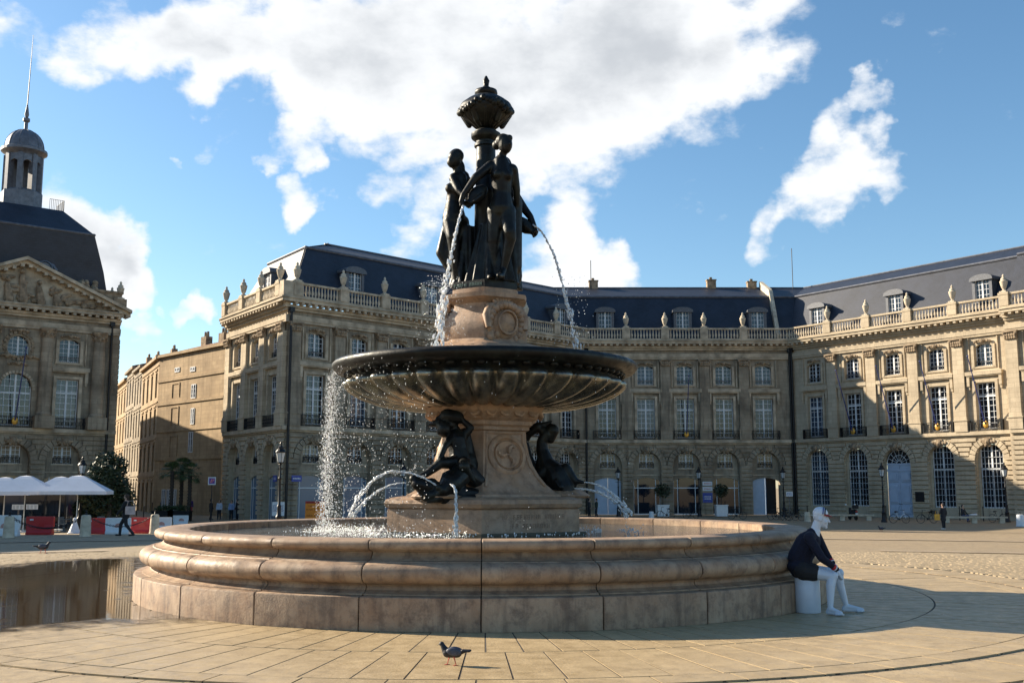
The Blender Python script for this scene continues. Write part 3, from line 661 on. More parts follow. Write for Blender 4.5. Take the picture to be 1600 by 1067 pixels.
# the mouldings return round the convex corner
def corner_fill(root, Ma, La, Mb, levels):
    for off, inn, z0, z1 in levels:
        m = MB(); a0 = Ma @ Vector((La, -off, 0)); a1 = Ma @ Vector((La, inn, 0)); b0 = Mb @ Vector((0, -off, 0)); b1 = Mb @ Vector((0, inn, 0)); da = (Ma.to_3x3() @ Vector((1, 0, 0))); db = (Mb.to_3x3() @ Vector((1, 0, 0)))
        den = da.x*db.y-da.y*db.x; t = ((b0.x-a0.x)*db.y-(b0.y-a0.y)*db.x)/den; c = a0+da*t
        o_ = Ma @ Vector((La, 0, 0)); m.prism([(o_.x, o_.y), (a0.x, a0.y), (c.x, c.y), (b0.x, b0.y)], z0+.002, z1-.002); m.build('corner_moulding', M_TRIM, root)
CL = [(.16, .02, ZSTR0, ZSTR0+.14), (.34, .02, ZSTR0+.14, ZSTR1), (.26, .02, ZARC, ZFR), (.22, .02, ZCO0-.12, ZCO0+.1), (.42, .02, ZCO0+.1, ZCO0+.5), (.9, .02, ZCO0+.5, ZCO1-.12), (1.0, .3, ZCO1-.12, ZCO1), (.8, .3, ZCO1, ZBAL)]
corner_fill(wing, MS, 13.6, Matrix(), CL)
# right wing, sunlit
right = thing('palace_wing', 'sunlit right palace wing with blue flagpoles and a tall pale blue door', 'building', BR, thR)
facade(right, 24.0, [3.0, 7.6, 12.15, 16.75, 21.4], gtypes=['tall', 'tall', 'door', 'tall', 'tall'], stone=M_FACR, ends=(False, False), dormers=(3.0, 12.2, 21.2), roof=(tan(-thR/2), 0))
facade(right, 16.4, [2.9, 7.7, 12.5], M=Matrix.Translation((24.0, -.9, 0)), gtypes=['tall']*3, stone=M_FACR, ends=(True, True), dormers=(7.7,), roof=(0, 0))
m = MB(); m.box(23.85, 24.0, -.9, .1, GZ, ZARC); m.build('pavilion_return', M_FACR, right)
downpipe(right, Matrix(), .35)
for s in (7.6, 12.15, 16.75, 21.4): flagpole(right, Matrix(), s)
m = MB(); m.box(14.0, 14.9, -.22, -.17, GZ+1.5, GZ+2.4); m.build('wall_plaque', M_IRON, right)
# left pavilion
thP = radians(38); PR = Vector((-35, 92.7, 0)); LP = 16.6; PL = PR-Vector((cos(thP), sin(thP), 0))*LP
pav_b = thing('pavilion', 'domed pavilion with a sculpted pediment, columns and a lantern spire', 'building', PL, thP)
facade(pav_b, LP, [LP-12.4, LP-8.3, LP-4.2], gtypes=['shop']*3, ends=(False, False), pil=False, columns=[LP-14.9, LP-10.4, LP-6.1, LP-1.8], urns=False, baluster=False, doRoof=False)
downpipe(pav_b, Matrix(), LP-.75, -.2)
m = MB(); zc = ZCO1; ap = zc+3.7; cx_ = LP/2
m.add([(.2, -.3, zc), (LP-.2, -.3, zc), (cx_, -.3, ap)], [(0,1,2)]); m.build('tympanum', M_TRIM, pav_b)
m = MB()
for s in (-1, 1):
    for y0, y1, d0, d1 in ((-1.25, .6, .0, .28), (-.85, .6, -.3, .0)):
        p0 = Vector((cx_+s*(LP/2+.6), zc-.02)); p1 = Vector((cx_, ap)); dn = Vector((0, 1))
        P = [p0+dn*d0, p1+dn*d0, p1+dn*d1, p0+dn*d1]; m.add([(p.x, y0, p.y) for p in P]+[(p.x, y1, p.y) for p in P], [(0,1,2,3),(7,6,5,4),(0,4,5,1),(1,5,6,2),(2,6,7,3),(3,7,4,0)])
    for q in range(14):
        p = p0+(p1-p0)*(q+.5)/14; m.box(p.x-.14, p.x+.14, -1.1, -.3, p.y-.5, p.y-.25)
m.build('raking_cornice', M_TRIM, pav_b)
m = MB(); random.seed(21)
for q in range(34):
    u = random.uniform(-1, 1); hmax = (1-abs(u))*2.9; x = cx_+u*LP*.42; z = zc+.25+random.random()*max(hmax-.5, .1); m.cap((x-.3, -.4, z), (x+random.uniform(-.2, .5), -.45, z+random.uniform(-.1, .35)), .24, .14, 7)
for dx, hh in ((-1.1, 1.5), (0, 2.3), (1.4, 1.5), (2.8, .9)): m.cap((cx_+dx, -.45, zc+.3), (cx_+dx-.2, -.5, zc+hh), .42, .24, 8); m.ell((cx_+dx-.2, -.55, zc+hh+.45), .22)
m.build('relief_sculpture', M_ORN, pav_b)
m = MB(); m.box(LP-2.4, LP-.1, -.4, .9, ZCO1, ZCO1+1.75); m.box(LP-2.5, LP, -.5, 1.0, ZCO1+1.75, ZCO1+1.95); m.box(LP-.85, LP+.3, -.55, .6, ZCO1, ZCO1+1.3)
for q in range(26): m.ell((LP-2.2-random.random()*2.6, -.2+random.uniform(-.3, .3), ZCO1+1.2+random.random()*1.4), random.uniform(.2, .38), 7, 5)
m.build('attic_trophy', M_ORN, pav_b)
for x, y in ((LP-.2, -.2), (LP-.6, .9)): place(URN, 'urn', pav_b, Matrix(), (x, y, ZCO1+1.3 if y < 0 else ZCO1+.9))
m = MB(); m.box(0.01, LP-.01, .55, 15, GZ, ZCO1-.1); m.build('rear_block', M_FAC, pav_b)
# quoins of the pavilion edge
m = MB()
for k in range(int((ZARC-ZSTR1)/.45)): z = ZSTR1+k*.45; m.box(LP-.62, LP+.05, -.06, .6, z+.025, z+.425)
m.build('quoin_strip', M_FAC, pav_b, kind='stuff')
# square dome roof and lantern; the lantern stands where the ridge platform is
lc = pav_b.matrix_basis.inverted() if False else (Matrix.Translation(PL) @ Matrix.Rotation(thP, 4, 'Z')).inverted()
lan = lc @ Vector((*(at(34, 300, 92).xy), 0)); lx, ly = lan.x, lan.y
zb_ = zz(375, 93); zt_ = zz(330, 92)
def quadring(m, a, b): m.add(list(a)+list(b), [(i, (i+1) % 4, 4+(i+1) % 4, 4+i) for i in range(4)])
q0 = [(1.2, 1.0, ZCO1-.1), (LP-.6, 1.0, ZCO1-.1), (LP-.6, 14, ZCO1-.1), (1.2, 14, ZCO1-.1)]
rx = LP-2.6; q1 = [(lx-(rx-lx), ly-5.0, zb_), (rx, ly-5.0, zb_), (rx, ly+5, zb_), (lx-(rx-lx), ly+5, zb_)]
q2 = [(lx-3.0, ly-2.4, zt_), (lx+3.0, ly-2.4, zt_), (lx+3.0, ly+2.4, zt_), (lx-3.0, ly+2.4, zt_)]
m = MB(); mid = [tuple(Vector(a).lerp(Vector(b), .55)+Vector((Vector(b)-Vector(a)).xy.to_3d()*-.09)) for a, b in zip(q0, q1)]
quadring(m, q0, mid); quadring(m, mid, q1); quadring(m, q1, q2); m.add(q2, [(0,1,2,3)]); ro = m.build('roof', M_SLATE, pav_b)
m = MB()
for i in range(4): m.tube([q1[i], q1[(i+1) % 4]], .12, 6)
m.build('lead_ridge', M_LEAD, ro)
for sx in (lx+1.2, lx-4.2):
    m = MB(); sy_ = 1.0+(ly-6.0)*(zz(415,88)-ZCO1)/(zb_-ZCO1)-.1; m.lathe([(.42, 0), (.62, .05), (.66, .3), (.56, .35), (.5, .2)], 14, Matrix.Translation((sx, sy_+.15, zz(415, 88))) @ Matrix.Rotation(pi/2, 4, 'X')); m.tube([(sx-1.0, sy_, zz(417, 88)), (sx-.7, sy_+.1, zz(409, 88)), (sx, sy_+.15, zz(405, 88)), (sx+.7, sy_+.1, zz(409, 88)), (sx+1.0, sy_, zz(417, 88))], .16, 6)
    o = m.build('oculus_dormer', M_LEAD, pav_b); p = MB(); p.lathe([(0, 0), (.5, 0)], 14, Matrix.Translation((sx, sy_, zz(415, 88))) @ Matrix.Rotation(pi/2, 4, 'X'), cap=False); p.build('pane', M_GLASS, o)
zl = lambda y: zz(y, 92)
lant = MB(); T_ = Matrix.Translation((lx, ly, 0))
lant.lathe([(1.75, zt_), (1.75, zl(303)), (1.6, zl(300))], 8, T_ @ Matrix.Rotation(pi/8, 4, 'Z'))
for q in range(8): a_ = 2*pi*q/8+pi/8; lant.box(-.3, .3, -.22, .22, zl(303), zl(246), T_ @ Matrix.Rotation(a_, 4, 'Z') @ Matrix.Translation((1.35, 0, 0)))
for q in range(8):
    Mq = T_ @ Matrix.Rotation(2*pi*q/8, 4, 'Z') @ Matrix.Translation((1.3, 0, 0)) @ Matrix.Rotation(pi/2, 4, 'Z'); panel(MB(), 0, 1, 0, 1, .5, .4, 0, .5, .1, .1)
    pm = MB(lant.M @ Mq); panel(pm, -.62, .62, zl(262), zl(240), 0, .78, zl(262), zl(262)+.02, .38, .2, y=-.15); b0 = len(lant.v); lant.v += pm.v; lant.f += [tuple(b0+i for i in f) for f in pm.f]; lant.mi += [0]*len(pm.f)
lant.lathe([(1.5, zl(246)), (1.6, zl(244)), (1.95, zl(240)), (1.95, zl(236)), (1.7, zl(234))], 24, T_)
lant.build('lantern', M_LEAD, pav_b)
dm = MB(); dz0 = zl(235); prof = [(1.68*cos(a), dz0+1.9*sin(a)) for a in [pi/2*i/9 for i in range(10)]]; prof[-1] = (.16, dz0+1.9); dm.lathe(prof+[(.16, zl(192)), (.3, zl(190)), (.3, zl(186)), (.12, zl(184)), (.2, zl(180)), (.02, zl(160))], 24, T_)
for q in range(12): a_ = 2*pi*q/12; dm.tube([(lx+(p[0]+.01)*cos(a_), ly+(p[0]+.01)*sin(a_), p[1]) for p in prof], .035, 4)
o = dm.build('lantern_dome', M_LEAD, pav_b); shade(o.data, 45)
m = MB(); m.tube([(lx, ly, zl(165)), (lx+.1, ly, zl(55))], [.06, .02], 5); m.build('spire_rod', M_IRON, pav_b)
m = MB()
for q in range(9): m.box(lx+1.9+q*.15-.015, lx+1.9+q*.15+.015, ly-2.2, ly-2.17, zt_, zt_+1.0)
m.box(lx+1.9, lx+3.15, ly-2.2, ly-2.16, zt_+.97, zt_+1.0); m.box(lx+3.1, lx+3.14, ly-2.2, ly+.4, zt_+.97, zt_+1.0)
for q in range(10): m.box(lx+3.11, lx+3.14, ly-2.2+q*.26, ly-2.17+q*.26, zt_, zt_+1.0)
m.build('roof_railing', M_IRON, pav_b)
flagpole(pav_b, Matrix(), LP-8.3)
# the plaza's left arm, outside the frame: its shade lies on the setts at left
left = thing('palace_wing', 'left arm of the palace beyond the picture edge, casting shade over the setts', 'building', (-60, 34, 0), radians(68))
m = MB(); m.box(0, 34, 0, 14, GZ-.2, ZCO1); m.build('wall', M_FAC, left)
m = MB(); m.add([(x, y, z) for x in (0, 34) for y, z in ROOF], [(i, i+1, i+7, i+6) for i in range(5)]+[(0,1,2,3,4,5), (11,10,9,8,7,6)]); m.build('roof', M_SLATE, left)
# ------------------------------------------------------------------ houses of the side street
def house(label, p, q, back_dir, ztop, nwin, rows, stone, side=None, roofm=None, chim=()):
    p = Vector((*p, 0)); q = Vector((*q, 0)); th = atan2(q.y-p.y, q.x-p.x); L = (q-p).length
    r = thing('town_house', label, 'house', p, th)
    w = MB(); t = MB(); dz = (ztop-GZ-1.0)/rows; ww = L/nwin
    for j in range(rows):
        for i in range(nwin):
            z0 = GZ+j*dz; s0 = i*ww; panel(w, s0, s0+ww, z0, z0+dz, s0+ww/2, ww*.42, z0+dz*(.12 if j else 0), z0+dz*.8, .12, .3)
            window(r, Matrix(), s0+ww/2, .2, z0+dz*(.12 if j else 0), ww*.42, dz*.8, 2, 4)
            t.box(s0+ww*.24, s0+ww*.76, -.12, .02, z0+dz*.86, z0+dz*.91)
        t.box(0, L, -.1, .02, GZ+(j+1)*dz-.12, GZ+(j+1)*dz)
    w.add([(0,0,GZ+rows*dz),(L,0,GZ+rows*dz),(L,0,ztop),(0,0,ztop)], [(0,1,2,3)]); t.box(-.1, L+.1, -.4, .02, ztop-.35, ztop)
    w.build('wall', stone, r); t.build('moulding', stone, r)
    d = 12; m = MB(); m.box(.02, L-.02, .35, d, GZ-.3, ztop-.05); m.build('rear_block', stone, r)
    m = MB(); m.add([(-.2, -.4, ztop), (L+.2, -.4, ztop), (L+.2, d/2, ztop+1.6), (-.2, d/2, ztop+1.6), (-.2, d, ztop), (L+.2, d, ztop)], [(0,1,2,3),(3,2,5,4),(0,3,4),(1,5,2)]); ro = m.build('roof', roofm or M_TILE, r)
    for (x, y, h) in chim:
        m = MB(); m.box(x-.7, x+.7, y-.35, y+.35, ztop, ztop+h)
        for k in range(3): m.lathe([(.14, ztop+h), (.11, ztop+h+.5)], 8, Matrix.Translation((x-.4+.4*k, y, 0)))
        m.build('chimney', M_ORN, ro)
    return r
a = NT('clay_tile'); v = a.coord(); wv = a.n('ShaderNodeTexWave'); a.l(v, wv.inputs[0]); wv.inputs['Scale'].default_value = 1.6; wv.bands_direction = 'X'; a.set(Base_Color=a.mix(a.noise(v, 3, 5), (.18,.09,.055), (.34,.2,.13)), Roughness=.9); a.bump(wv.outputs[1], .06, 1); M_TILE = a.m
cT = at(243, 700, 118); zt = zz(556, 118); c2 = Vector((-57, 152)); 
# tan corner house: blank sunny gable to the right, windowed front along the street
h1 = house('tan corner house with blank sunlit side wall and red tiled roof', (cT.x-(57-40.6)*.42, 118+34*.42), (cT.x, 118), None, zt, 4, 4, M_TAN, chim=((5, 3, 2.2),))
i1 = (Matrix.Translation(h1.location) @ Matrix.Rotation(h1.rotation_euler.z, 4, 'Z')).inverted()
ga = i1 @ Vector((cT.x, 118, 0)); gb = i1 @ Vector((cT.x+10.5, 107.0, 0)); dg_ = (gb-ga); Lg = dg_.length; MG = Matrix.Translation(ga) @ Matrix.Rotation(atan2(dg_.y, dg_.x), 4, 'Z')
m = MB(MG); m.box(.0, Lg, -.02, 9, GZ-.3, zt)
for z in (zz(590,112), zz(628,112), zz(672,112), zz(718,112)): m.box(-.1, Lg, -.14, -.02, z, z+.28)
m.box(-.15, Lg, -.35, .2, zt-.3, zt+.02)
for (x, z0, z1) in ((4.4, zz(617,112), zz(596,112)), (4.4, zz(662,112), zz(634,112)), (4.4, zz(712,112), zz(680,112))):
    for s in (-1, 1): m.box(x+s*.85-.09, x+s*.85+.09, -.1, -.02, z0, z1)
    m.box(x-.94, x+.94, -.1, -.02, z1, z1+.15)
m.build('gable_wall', M_TAN, h1)
for (x, z, w_, h_) in ((8.6, zz(620,110), 1.0, 1.5), (8.6, zz(661,110), .8, 1.7), (8.4, zz(706,110), .9, 2.2), (4.6, zz(577,112), 1.1, .5), (8.2, zz(577,110), 1.1, .5)):
    window(h1, MG, x, -.1, z, w_, h_, 2, 3)
for x in (2.6, 3.8, 5.2): window(h1, MG, x, -.1, GZ, .8, 2.6, 2, 3)
m = MB(MG); m.add([(3.2, -.3, zt), (Lg+2, -.3, zt), (Lg+2, 4.5, zt+1.5), (3.2, 4.5, zt+1.5), (3.2, 8, zt), (Lg+2, 8, zt)], [(0,1,2,3),(3,2,5,4),(0,3,4)]); ro = m.build('roof', M_TILE, h1)
for x in (3.4, 7.5, 9.5):
    m = MB(MG); m.box(x-.6, x+.6, 3.5, 4.3, zt, zt+2.2)
    for k in range(2): m.lathe([(.16, zt+2.2), (.13, zt+2.8)], 8, Matrix.Translation((x-.3+.6*k, 3.9, 0)))
    m.build('chimney', M_ORN, h1)
dvec = Vector((57-40.6, -34)).normalized(); P1 = Vector((cT.x-(57-40.6)*.42, 118+34*.42))
for k, (ln, zt2, lab, st) in enumerate(((9, zz(569,132), 'narrow stone house next to the tan corner house in the side street', M_FAC), (10, zz(575,143), 'grey stone house deeper in the side street with shuttered front', M_FAC), (16, zz(597,155), 'farthest low stone house closing the side street', M_TAN))):
    P2 = P1-dvec*ln; house(lab, P2, P1, None, zt2, 3 if k < 2 else 4, 4, st, chim=((3, 2.5, 2.0),)); P1 = P2
e = thing('town_house', 'far pale house closing the end of the side street', 'house', (at(178, 700, 176).x, 176, 0)); m = MB(); m.box(-9, 9, 0, 8, GZ, zz(612,176)); m.build('wall', M_TAN, e)
m = MB(); m.add([(-9.3,-.3,zz(612,176)),(9.3,-.3,zz(612,176)),(9.3,4,zz(604,176)),(-9.3,4,zz(604,176)),(-9.3,8.3,zz(612,176)),(9.3,8.3,zz(612,176))], [(0,1,2,3),(3,2,5,4),(0,3,4),(1,5,2)]); m.build('roof', M_TILE, e)
for i in range(4):
    for j in range(3): window(e, Matrix(), -6.6+4.4*i, -.06, GZ+1+j*4.6, 1.3, 2.4, 2, 4)

house('stone house on the left side of the street behind the domed pavilion', (-51.5, 108), (-66.5, 141), None, 19.5, 7, 4, M_FAC, chim=((10, 3, 2.0),)).rotation_euler.z += 0
# ================================================================== fountain basin
basin = thing('fountain_basin', 'round moulded stone basin in the middle of the plaza', 'basin', (FC.x, FC.y, 0))
prof_base = [(5.0, 0), (5.39, 0), (5.39, .355), (5.385, .37), (5.36, .378), (5.0, .378)]
prof_mid = [(4.9, .382), (5.27, .382), (5.27, .398), (5.22, .408), (5.165, .435), (5.15, .47), (5.17, .495), (5.215, .505)] + [(5.205+.118*cos(a), .62+.112*sin(a)) for a in [radians(-75+17*i) for i in range(10)]] + [(5.2, .74), (5.14, .745), (5.13, .757), (4.9, .757)]
prof_rim = [(4.62, .761), (5.1, .761), (5.03, .78), (4.985, .82), (4.975, .85), (4.985, .862), (5.04, .866), (5.045, .876)] + [(5.065+.062*cos(a), .937+.06*sin(a)) for a in [radians(-80+20*i) for i in range(9)]] + [(5.06, 1.0), (4.66, 1.0), (4.62, .985)]
def ringblock(prof, da, n=5, gap=.006, bev=.008):
    m = MB(); vs = []; fs = []; k = len(prof); rc = 5.; cr = sum(p[0] for p in prof)/k; cz = sum(p[1] for p in prof)/k
    angs = [-da/2+gap/rc] + [-da/2+(gap+bev)/rc] + [-da/2+da*i/n for i in range(1, n)] + [da/2-(gap+bev)/rc, da/2-gap/rc]
    for i, a in enumerate(angs):
        for r, z in prof:
            if i in (0, len(angs)-1): r, z = r-bev*(1 if r > cr else -1), z-bev*.7*(1 if z > cz else 0)
            vs.append((r*cos(a), r*sin(a), z))
    for i in range(len(angs)-1):
        for q in range(k): fs.append((i*k+q, (i+1)*k+q, (i+1)*k+(q+1) % k, i*k+(q+1) % k))
    fs.append(tuple(range(k))[::-1]); fs.append(tuple((len(angs)-1)*k+q for q in range(k)))
    return m.add(vs, fs)
for prof, nm in ((prof_base, 'base_stone'), (prof_mid, 'torus_stone'), (prof_rim, 'rim_stone')):
    me = ringblock(prof, 2*pi/24).mesh(nm, M_BASIN); shade(me, 35)
    for k in range(24): o = obj(nm, me, basin, rz=-pi/2+radians(1.1)+(k+.5)*2*pi/24)
m = MB(); m.lathe([(5.02, 0), (5.3, .0), (5.3, .34), (5.08, .38), (5.08, .48), (5.2, .62), (5.08, .75), (4.93, .78), (4.93, .86), (5.0, .95), (4.9, .98), (4.7, .97), (4.68, .5), (0, .5)], 72, cap=False); m.build('joint_core', M_MORT, basin)
a = NT('basin_water'); v = a.coord(); n_ = a.noise(v, 9, 6, .65); fo = a.noise(v, 1.3, 4); gr = a.n('ShaderNodeVectorMath'); gr.operation = 'DISTANCE'; a.l(v, gr.inputs[0]); gr.inputs[1].default_value = (-1.9, .1, 0)
near_ = a.rng(gr.outputs['Value'], 2.6, .6); fine = a.rng(a.noise(v, 22, 6, .7), .42, .62)
k_ = a.n('ShaderNodeMath'); k_.operation = 'MULTIPLY'; a.l(near_, k_.inputs[0]); a.l(fine, k_.inputs[1]); k2 = a.n('ShaderNodeMath'); k2.operation = 'MULTIPLY'; a.l(k_.outputs[0], k2.inputs[0]); a.l(a.rng(fo, .35, .6), k2.inputs[1])
a.set(Base_Color=a.mix(k2.outputs[0], (.05,.045,.025), (.75,.77,.78)), Roughness=a.rng(k2.outputs[0], 0, 1, .04, .6)); a.bump(n_, .07, 1.0); a.b.inputs['IOR'].default_value = 1.33; M_WATER = a.m
m = MB(); m.lathe([(0, .885), (1.5, .885), (3.2, .885), (4.63, .885)], 64, cap=False); w_ = m.build('basin_water', M_WATER, kind='structure'); w_.location = (FC.x, FC.y, 0)
# ================================================================== pedestal, bowl, upper stage
HR = Matrix.Rotation(-pi/2, 4, 'Z')
font = thing('fountain', 'tall central fountain with fluted bronze bowl on a stained marble pedestal', 'fountain', (FC.x, FC.y, 0))
m = MB(); m.lathe([(1.73, .5), (1.73, 1.27), (1.70, 1.275), (1.70, 1.285), (1.76, 1.30), (1.79, 1.36), (1.76, 1.42), (1.66, 1.45), (1.6, 1.46)], 6, HR); pl_ = m.build('plinth', M_PED, font)
m = MB(); m.lathe([(1.85, .5), (1.85, .93)], 6, HR); m.build('plinth_footing', plain('wet_stone', (.05,.045,.03), .4), font)
def hexconc(prof, bow, nseg=8):
    """six-sided body whose sides bow in a little"""
    m = MB(HR); vs = []; k = len(prof); n = 6*nseg
    for i in range(n):
        a = 2*pi*i/n; s, t = divmod(i, nseg); t /= nseg
        p = Vector((cos(s*pi/3), sin(s*pi/3))).lerp(Vector((cos((s+1)*pi/3), sin((s+1)*pi/3))), t); p *= 1-bow*4*t*(1-t)
        for r, z in prof: vs.append((p.x*r, p.y*r, z))
    fs = [(i*k+q, ((i+1) % n)*k+q, ((i+1) % n)*k+q+1, i*k+q+1) for i in range(n) for q in range(k-1)]; fs.append(tuple(i*k+k-1 for i in range(n)))
    return m.add(vs, fs)
m = hexconc([(1.42, 1.455), (1.40, 1.5), (1.33, 1.52), (1.27, 1.56), (1.15, 1.65), (1.02, 1.79), (.91, 1.95), (.84, 2.12), (.79, 2.32), (.775, 2.5), (.84, 2.52), (.84, 2.57)], .03); o = m.build('shaft', M_PED, font); shade(o.data, 35)
m = hexconc([(.84, 2.57), (.9, 2.6), (.9, 2.66), (.98, 2.7), (1.07, 2.8), (1.12, 2.88), (1.13, 2.9), (1.13, 3.0)], .02)
for s in range(6):
    for q in range(4):
        p = Vector((cos(s*pi/3), sin(s*pi/3))).lerp(Vector((cos((s+1)*pi/3), sin((s+1)*pi/3))), (q+.5)/4)*1.03; an = s*pi/3+pi/6
        m.lathe([(.055, -.02), (.085, -.015), (.1, .02), (.08, .045), (.05, .035), (0, .03)], 10, Matrix.Translation((p.x, p.y, 2.80)) @ Matrix.Rotation(an, 4, 'Z') @ Matrix.Rotation(radians(62), 4, 'Y'))
m.build('cornice', M_PED, font)
for an in (-60, 60, 180):        # medallions on three faces
    Mm = Matrix.Rotation(radians(an), 4, 'Z'); m = MB(Mm @ Matrix.Translation((.75, 0, 2.12)) @ Matrix.Rotation(radians(76), 4, 'Y'))
    m.lathe([(.34, -.12), (.34, .0), (.31, .03), (.27, .035), (.25, .0), (.235, -.01), (.22, .02), (.2, .015), (0, .015)], 28)
    for q in range(3):
        a_ = 2*pi*q/3+.5; P = [(.03*cos(a_), .03*sin(a_), .03), (.1*cos(a_+.3), .1*sin(a_+.3), .035), (.16*cos(a_), .16*sin(a_), .03), (.18*cos(a_-.35), .18*sin(a_-.35), .025)]; m.tube(P, [.025, .04, .03, .008], 6)
    o = m.build('medallion', M_PED, font); shade(o.data, 40)
    # raised panel border either side
    m = MB(Mm)
    for s in (-1, 1):
        P = [(.866*r-.005, s*(.5*r-.06), z) for r, z in ((1.2, 1.62), (1.04, 1.77), (.92, 1.94), (.84, 2.12), (.79, 2.32), (.775, 2.48))]; m.tube(P, .02, 6)
    m.tube([(.675, -.33, 2.47), (.675, .33, 2.47)], .018, 6); m.build('panel_border', M_PED, font)
# carved letters on the front-right side of the plinth
def worn_letters(words, parent, M, size, mat, name='worn_lettering'):
    """a line of writing too blurred to read: groups of letter-sized strokes, words = letters per word"""
    rs = random.Random(sum(words)*7+len(words)); m = MB(M); adv = size*.62; total = (sum(words)+len(words)-1)*adv; x = -total/2
    for w in words:
        for _ in range(w):
            b = size*.1; h = size*.7; k = rs.randrange(3)
            m.box(x, x+b, -h/2, h/2, -.003, .003)
            if k != 0: m.box(x+adv*.5, x+adv*.5+b, -h/2, h/2, -.003, .003)
            if k != 1: m.box(x+b, x+adv*.5, h/2-b, h/2, -.003, .003)
            m.box(x+b, x+adv*.5, -b/2, b/2, -.003, .003); x += adv
        x += adv
    return m.build(name, mat, parent, kind='stuff')
UP = Matrix.Rotation(pi/2, 4, 'X')
def facemat(an, r, z, off=0): return Matrix.Rotation(radians(an)+pi/2, 4, 'Z') @ Matrix.Translation((off, -r, z)) @ UP
M_INCISE = plain('incised_shadow', (.22,.145,.10), .9)
worn_letters((2, 8, 6), font, facemat(-60, 1.73*.866+.001, 1.165, .05), .10, M_INCISE); worn_letters((2, 8), font, facemat(-60, 1.73*.866+.001, 1.03, .0), .10, M_INCISE)
# bowl with gadroons
m = MB(); m.lathe([(2.28, 3.60), (2.33, 3.635), (2.42, 3.63), (2.455, 3.59), (2.45, 3.53), (2.40, 3.47), (2.3, 3.445), (2.22, 3.43), (2.15, 3.41), (2.1, 3.3)], 96, cap=False)
for k in range(64): a_ = 2*pi*k/64; m.ell((2.2*cos(a_), 2.2*sin(a_), 3.42), (.075, .075, .05), 7, 5)
o = m.build('bowl_rim', M_BRONZE, font); shade(o.data, 50); o.scale = (1.03, 1.03, 1)
NL = 32; SEG = 8; vs_ = []; fs_ = []; K = 16
for i in range(NL*SEG):
    a_ = 2*pi*i/(NL*SEG); lob = abs(cos(a_*NL/2))**.75
    for q in range(K+1):
        t = q/K; th = t*pi/2*1.0
        R = .9+1.27*(cos(th)**.75); z = 2.93+.44*(1-sin(th)**1.0)**.9 if False else 3.37-.45*sin(th)**1.15
        amp = (.30*(1-t)**.7+.03)*min(1, (t+.02)*9); R2 = R+amp*lob-.155; z2 = z-.05*lob*min(1, t*5)+(.06*lob if q == 0 else 0)*0
        if q == 0: R2 = 2.05; z2 = 3.36
        vs_.append((R2*cos(a_), R2*sin(a_), z2))
n = NL*SEG
fs_ = [(i*(K+1)+q, i*(K+1)+q+1, ((i+1) % n)*(K+1)+q+1, ((i+1) % n)*(K+1)+q) for i in range(n) for q in range(K)]
M_GAD = NT('wet_bronze'); _v = M_GAD.coord(); M_GAD.set(Base_Color=M_GAD.mix(M_GAD.rng(M_GAD.noise(M_GAD.coord(scale=(1,1,.3)), 6, 6), .42, .65), (.14,.14,.13), (.34,.32,.25)), Roughness=.27, Metallic=.8); M_GAD.bump(M_GAD.noise(_v, 25, 5), .008, .6); M_GAD = M_GAD.m
m = MB(); m.add(vs_, fs_); o = m.build('bowl', M_GAD, font); shade(o.data); o.scale = (1.03, 1.03, 1)
m = MB(); m.lathe([(2.3, 3.585), (0, 3.585)], 48, cap=False); m.build('bowl_water', M_WATER, font)
# upper stone stage
m = hexconc([(1.12, 3.5), (1.12, 3.8), (1.05, 3.87), (.92, 3.91), (.80, 3.95), (.76, 4.0), (.785, 4.1), (.79, 4.2), (.74, 4.34), (.64, 4.46), (.58, 4.56), (.58, 4.6), (.64, 4.64), (.76, 4.68), (.77, 4.75), (.64, 4.77), (.61, 4.78), (.61, 4.85)], -.04); o = m.build('upper_pedestal', M_PED, font); shade(o.data, 35)
for an in (-60, 60, 180):
    m = MB(Matrix.Rotation(radians(an), 4, 'Z')); random.seed(an+400)
    m.ell((.66, 0, 4.24), (.12, .26, .27), 14, 9)
    for q in range(22): a_ = 2*pi*q/22; m.ell((.66+.05*sin(a_), .3*cos(a_), 4.24+.3*sin(a_)), (.1, .075, .075), 7, 5)
    for q in range(9): m.cap((.58, 0, 4.5), (.60, .2*sin((q-4)*.32), 4.5+.2*cos((q-4)*.32)), .035, .03, 6)
    for q in range(10): m.ell((.64+random.uniform(-.03,.06), random.uniform(-.36,.36), 3.97+random.random()*.15), .07, 6, 5)
    for s in (-1, 1): m.tube([(.6, s*.1, 4.55), (.66, s*.28, 4.5), (.7, s*.36, 4.35), (.74, s*.34, 4.15)], [.05, .07, .07, .05], 7)
    m.tube([(.775, .17*cos(2*pi*q/20), 4.25+.19*sin(2*pi*q/20)) for q in range(21)], .022, 6)
    o = m.build('cartouche', M_PED, font); shade(o.data, 60)
m = MB(HR); m.lathe([(.62, 4.85), (.62, 4.975), (.58, 4.985)], 6); m.build('bronze_base', M_BRONZE, font)
worn_letters((5, 5), font, facemat(-120, .62*.866+.001, 4.91, 0), .08, plain('verdigris', (.1,.16,.14), .7))
m = MB(); m.lathe([(.34, 4.98), (.34, 5.15), (.26, 5.2), (.2, 5.4), (.185, 6.55), (.2, 6.58), (.2, 6.64), (.175, 6.68), (.165, 7.4), (.2, 7.41), (.2, 7.45), (.17, 7.47), (.17, 7.5), (.24, 7.55), (.255, 7.57), (.255, 7.64), (.2, 7.655), (.2, 7.68), (.14, 7.72)], 28); o = m.build('column', M_BRONZE, font); shade(o.data, 40)
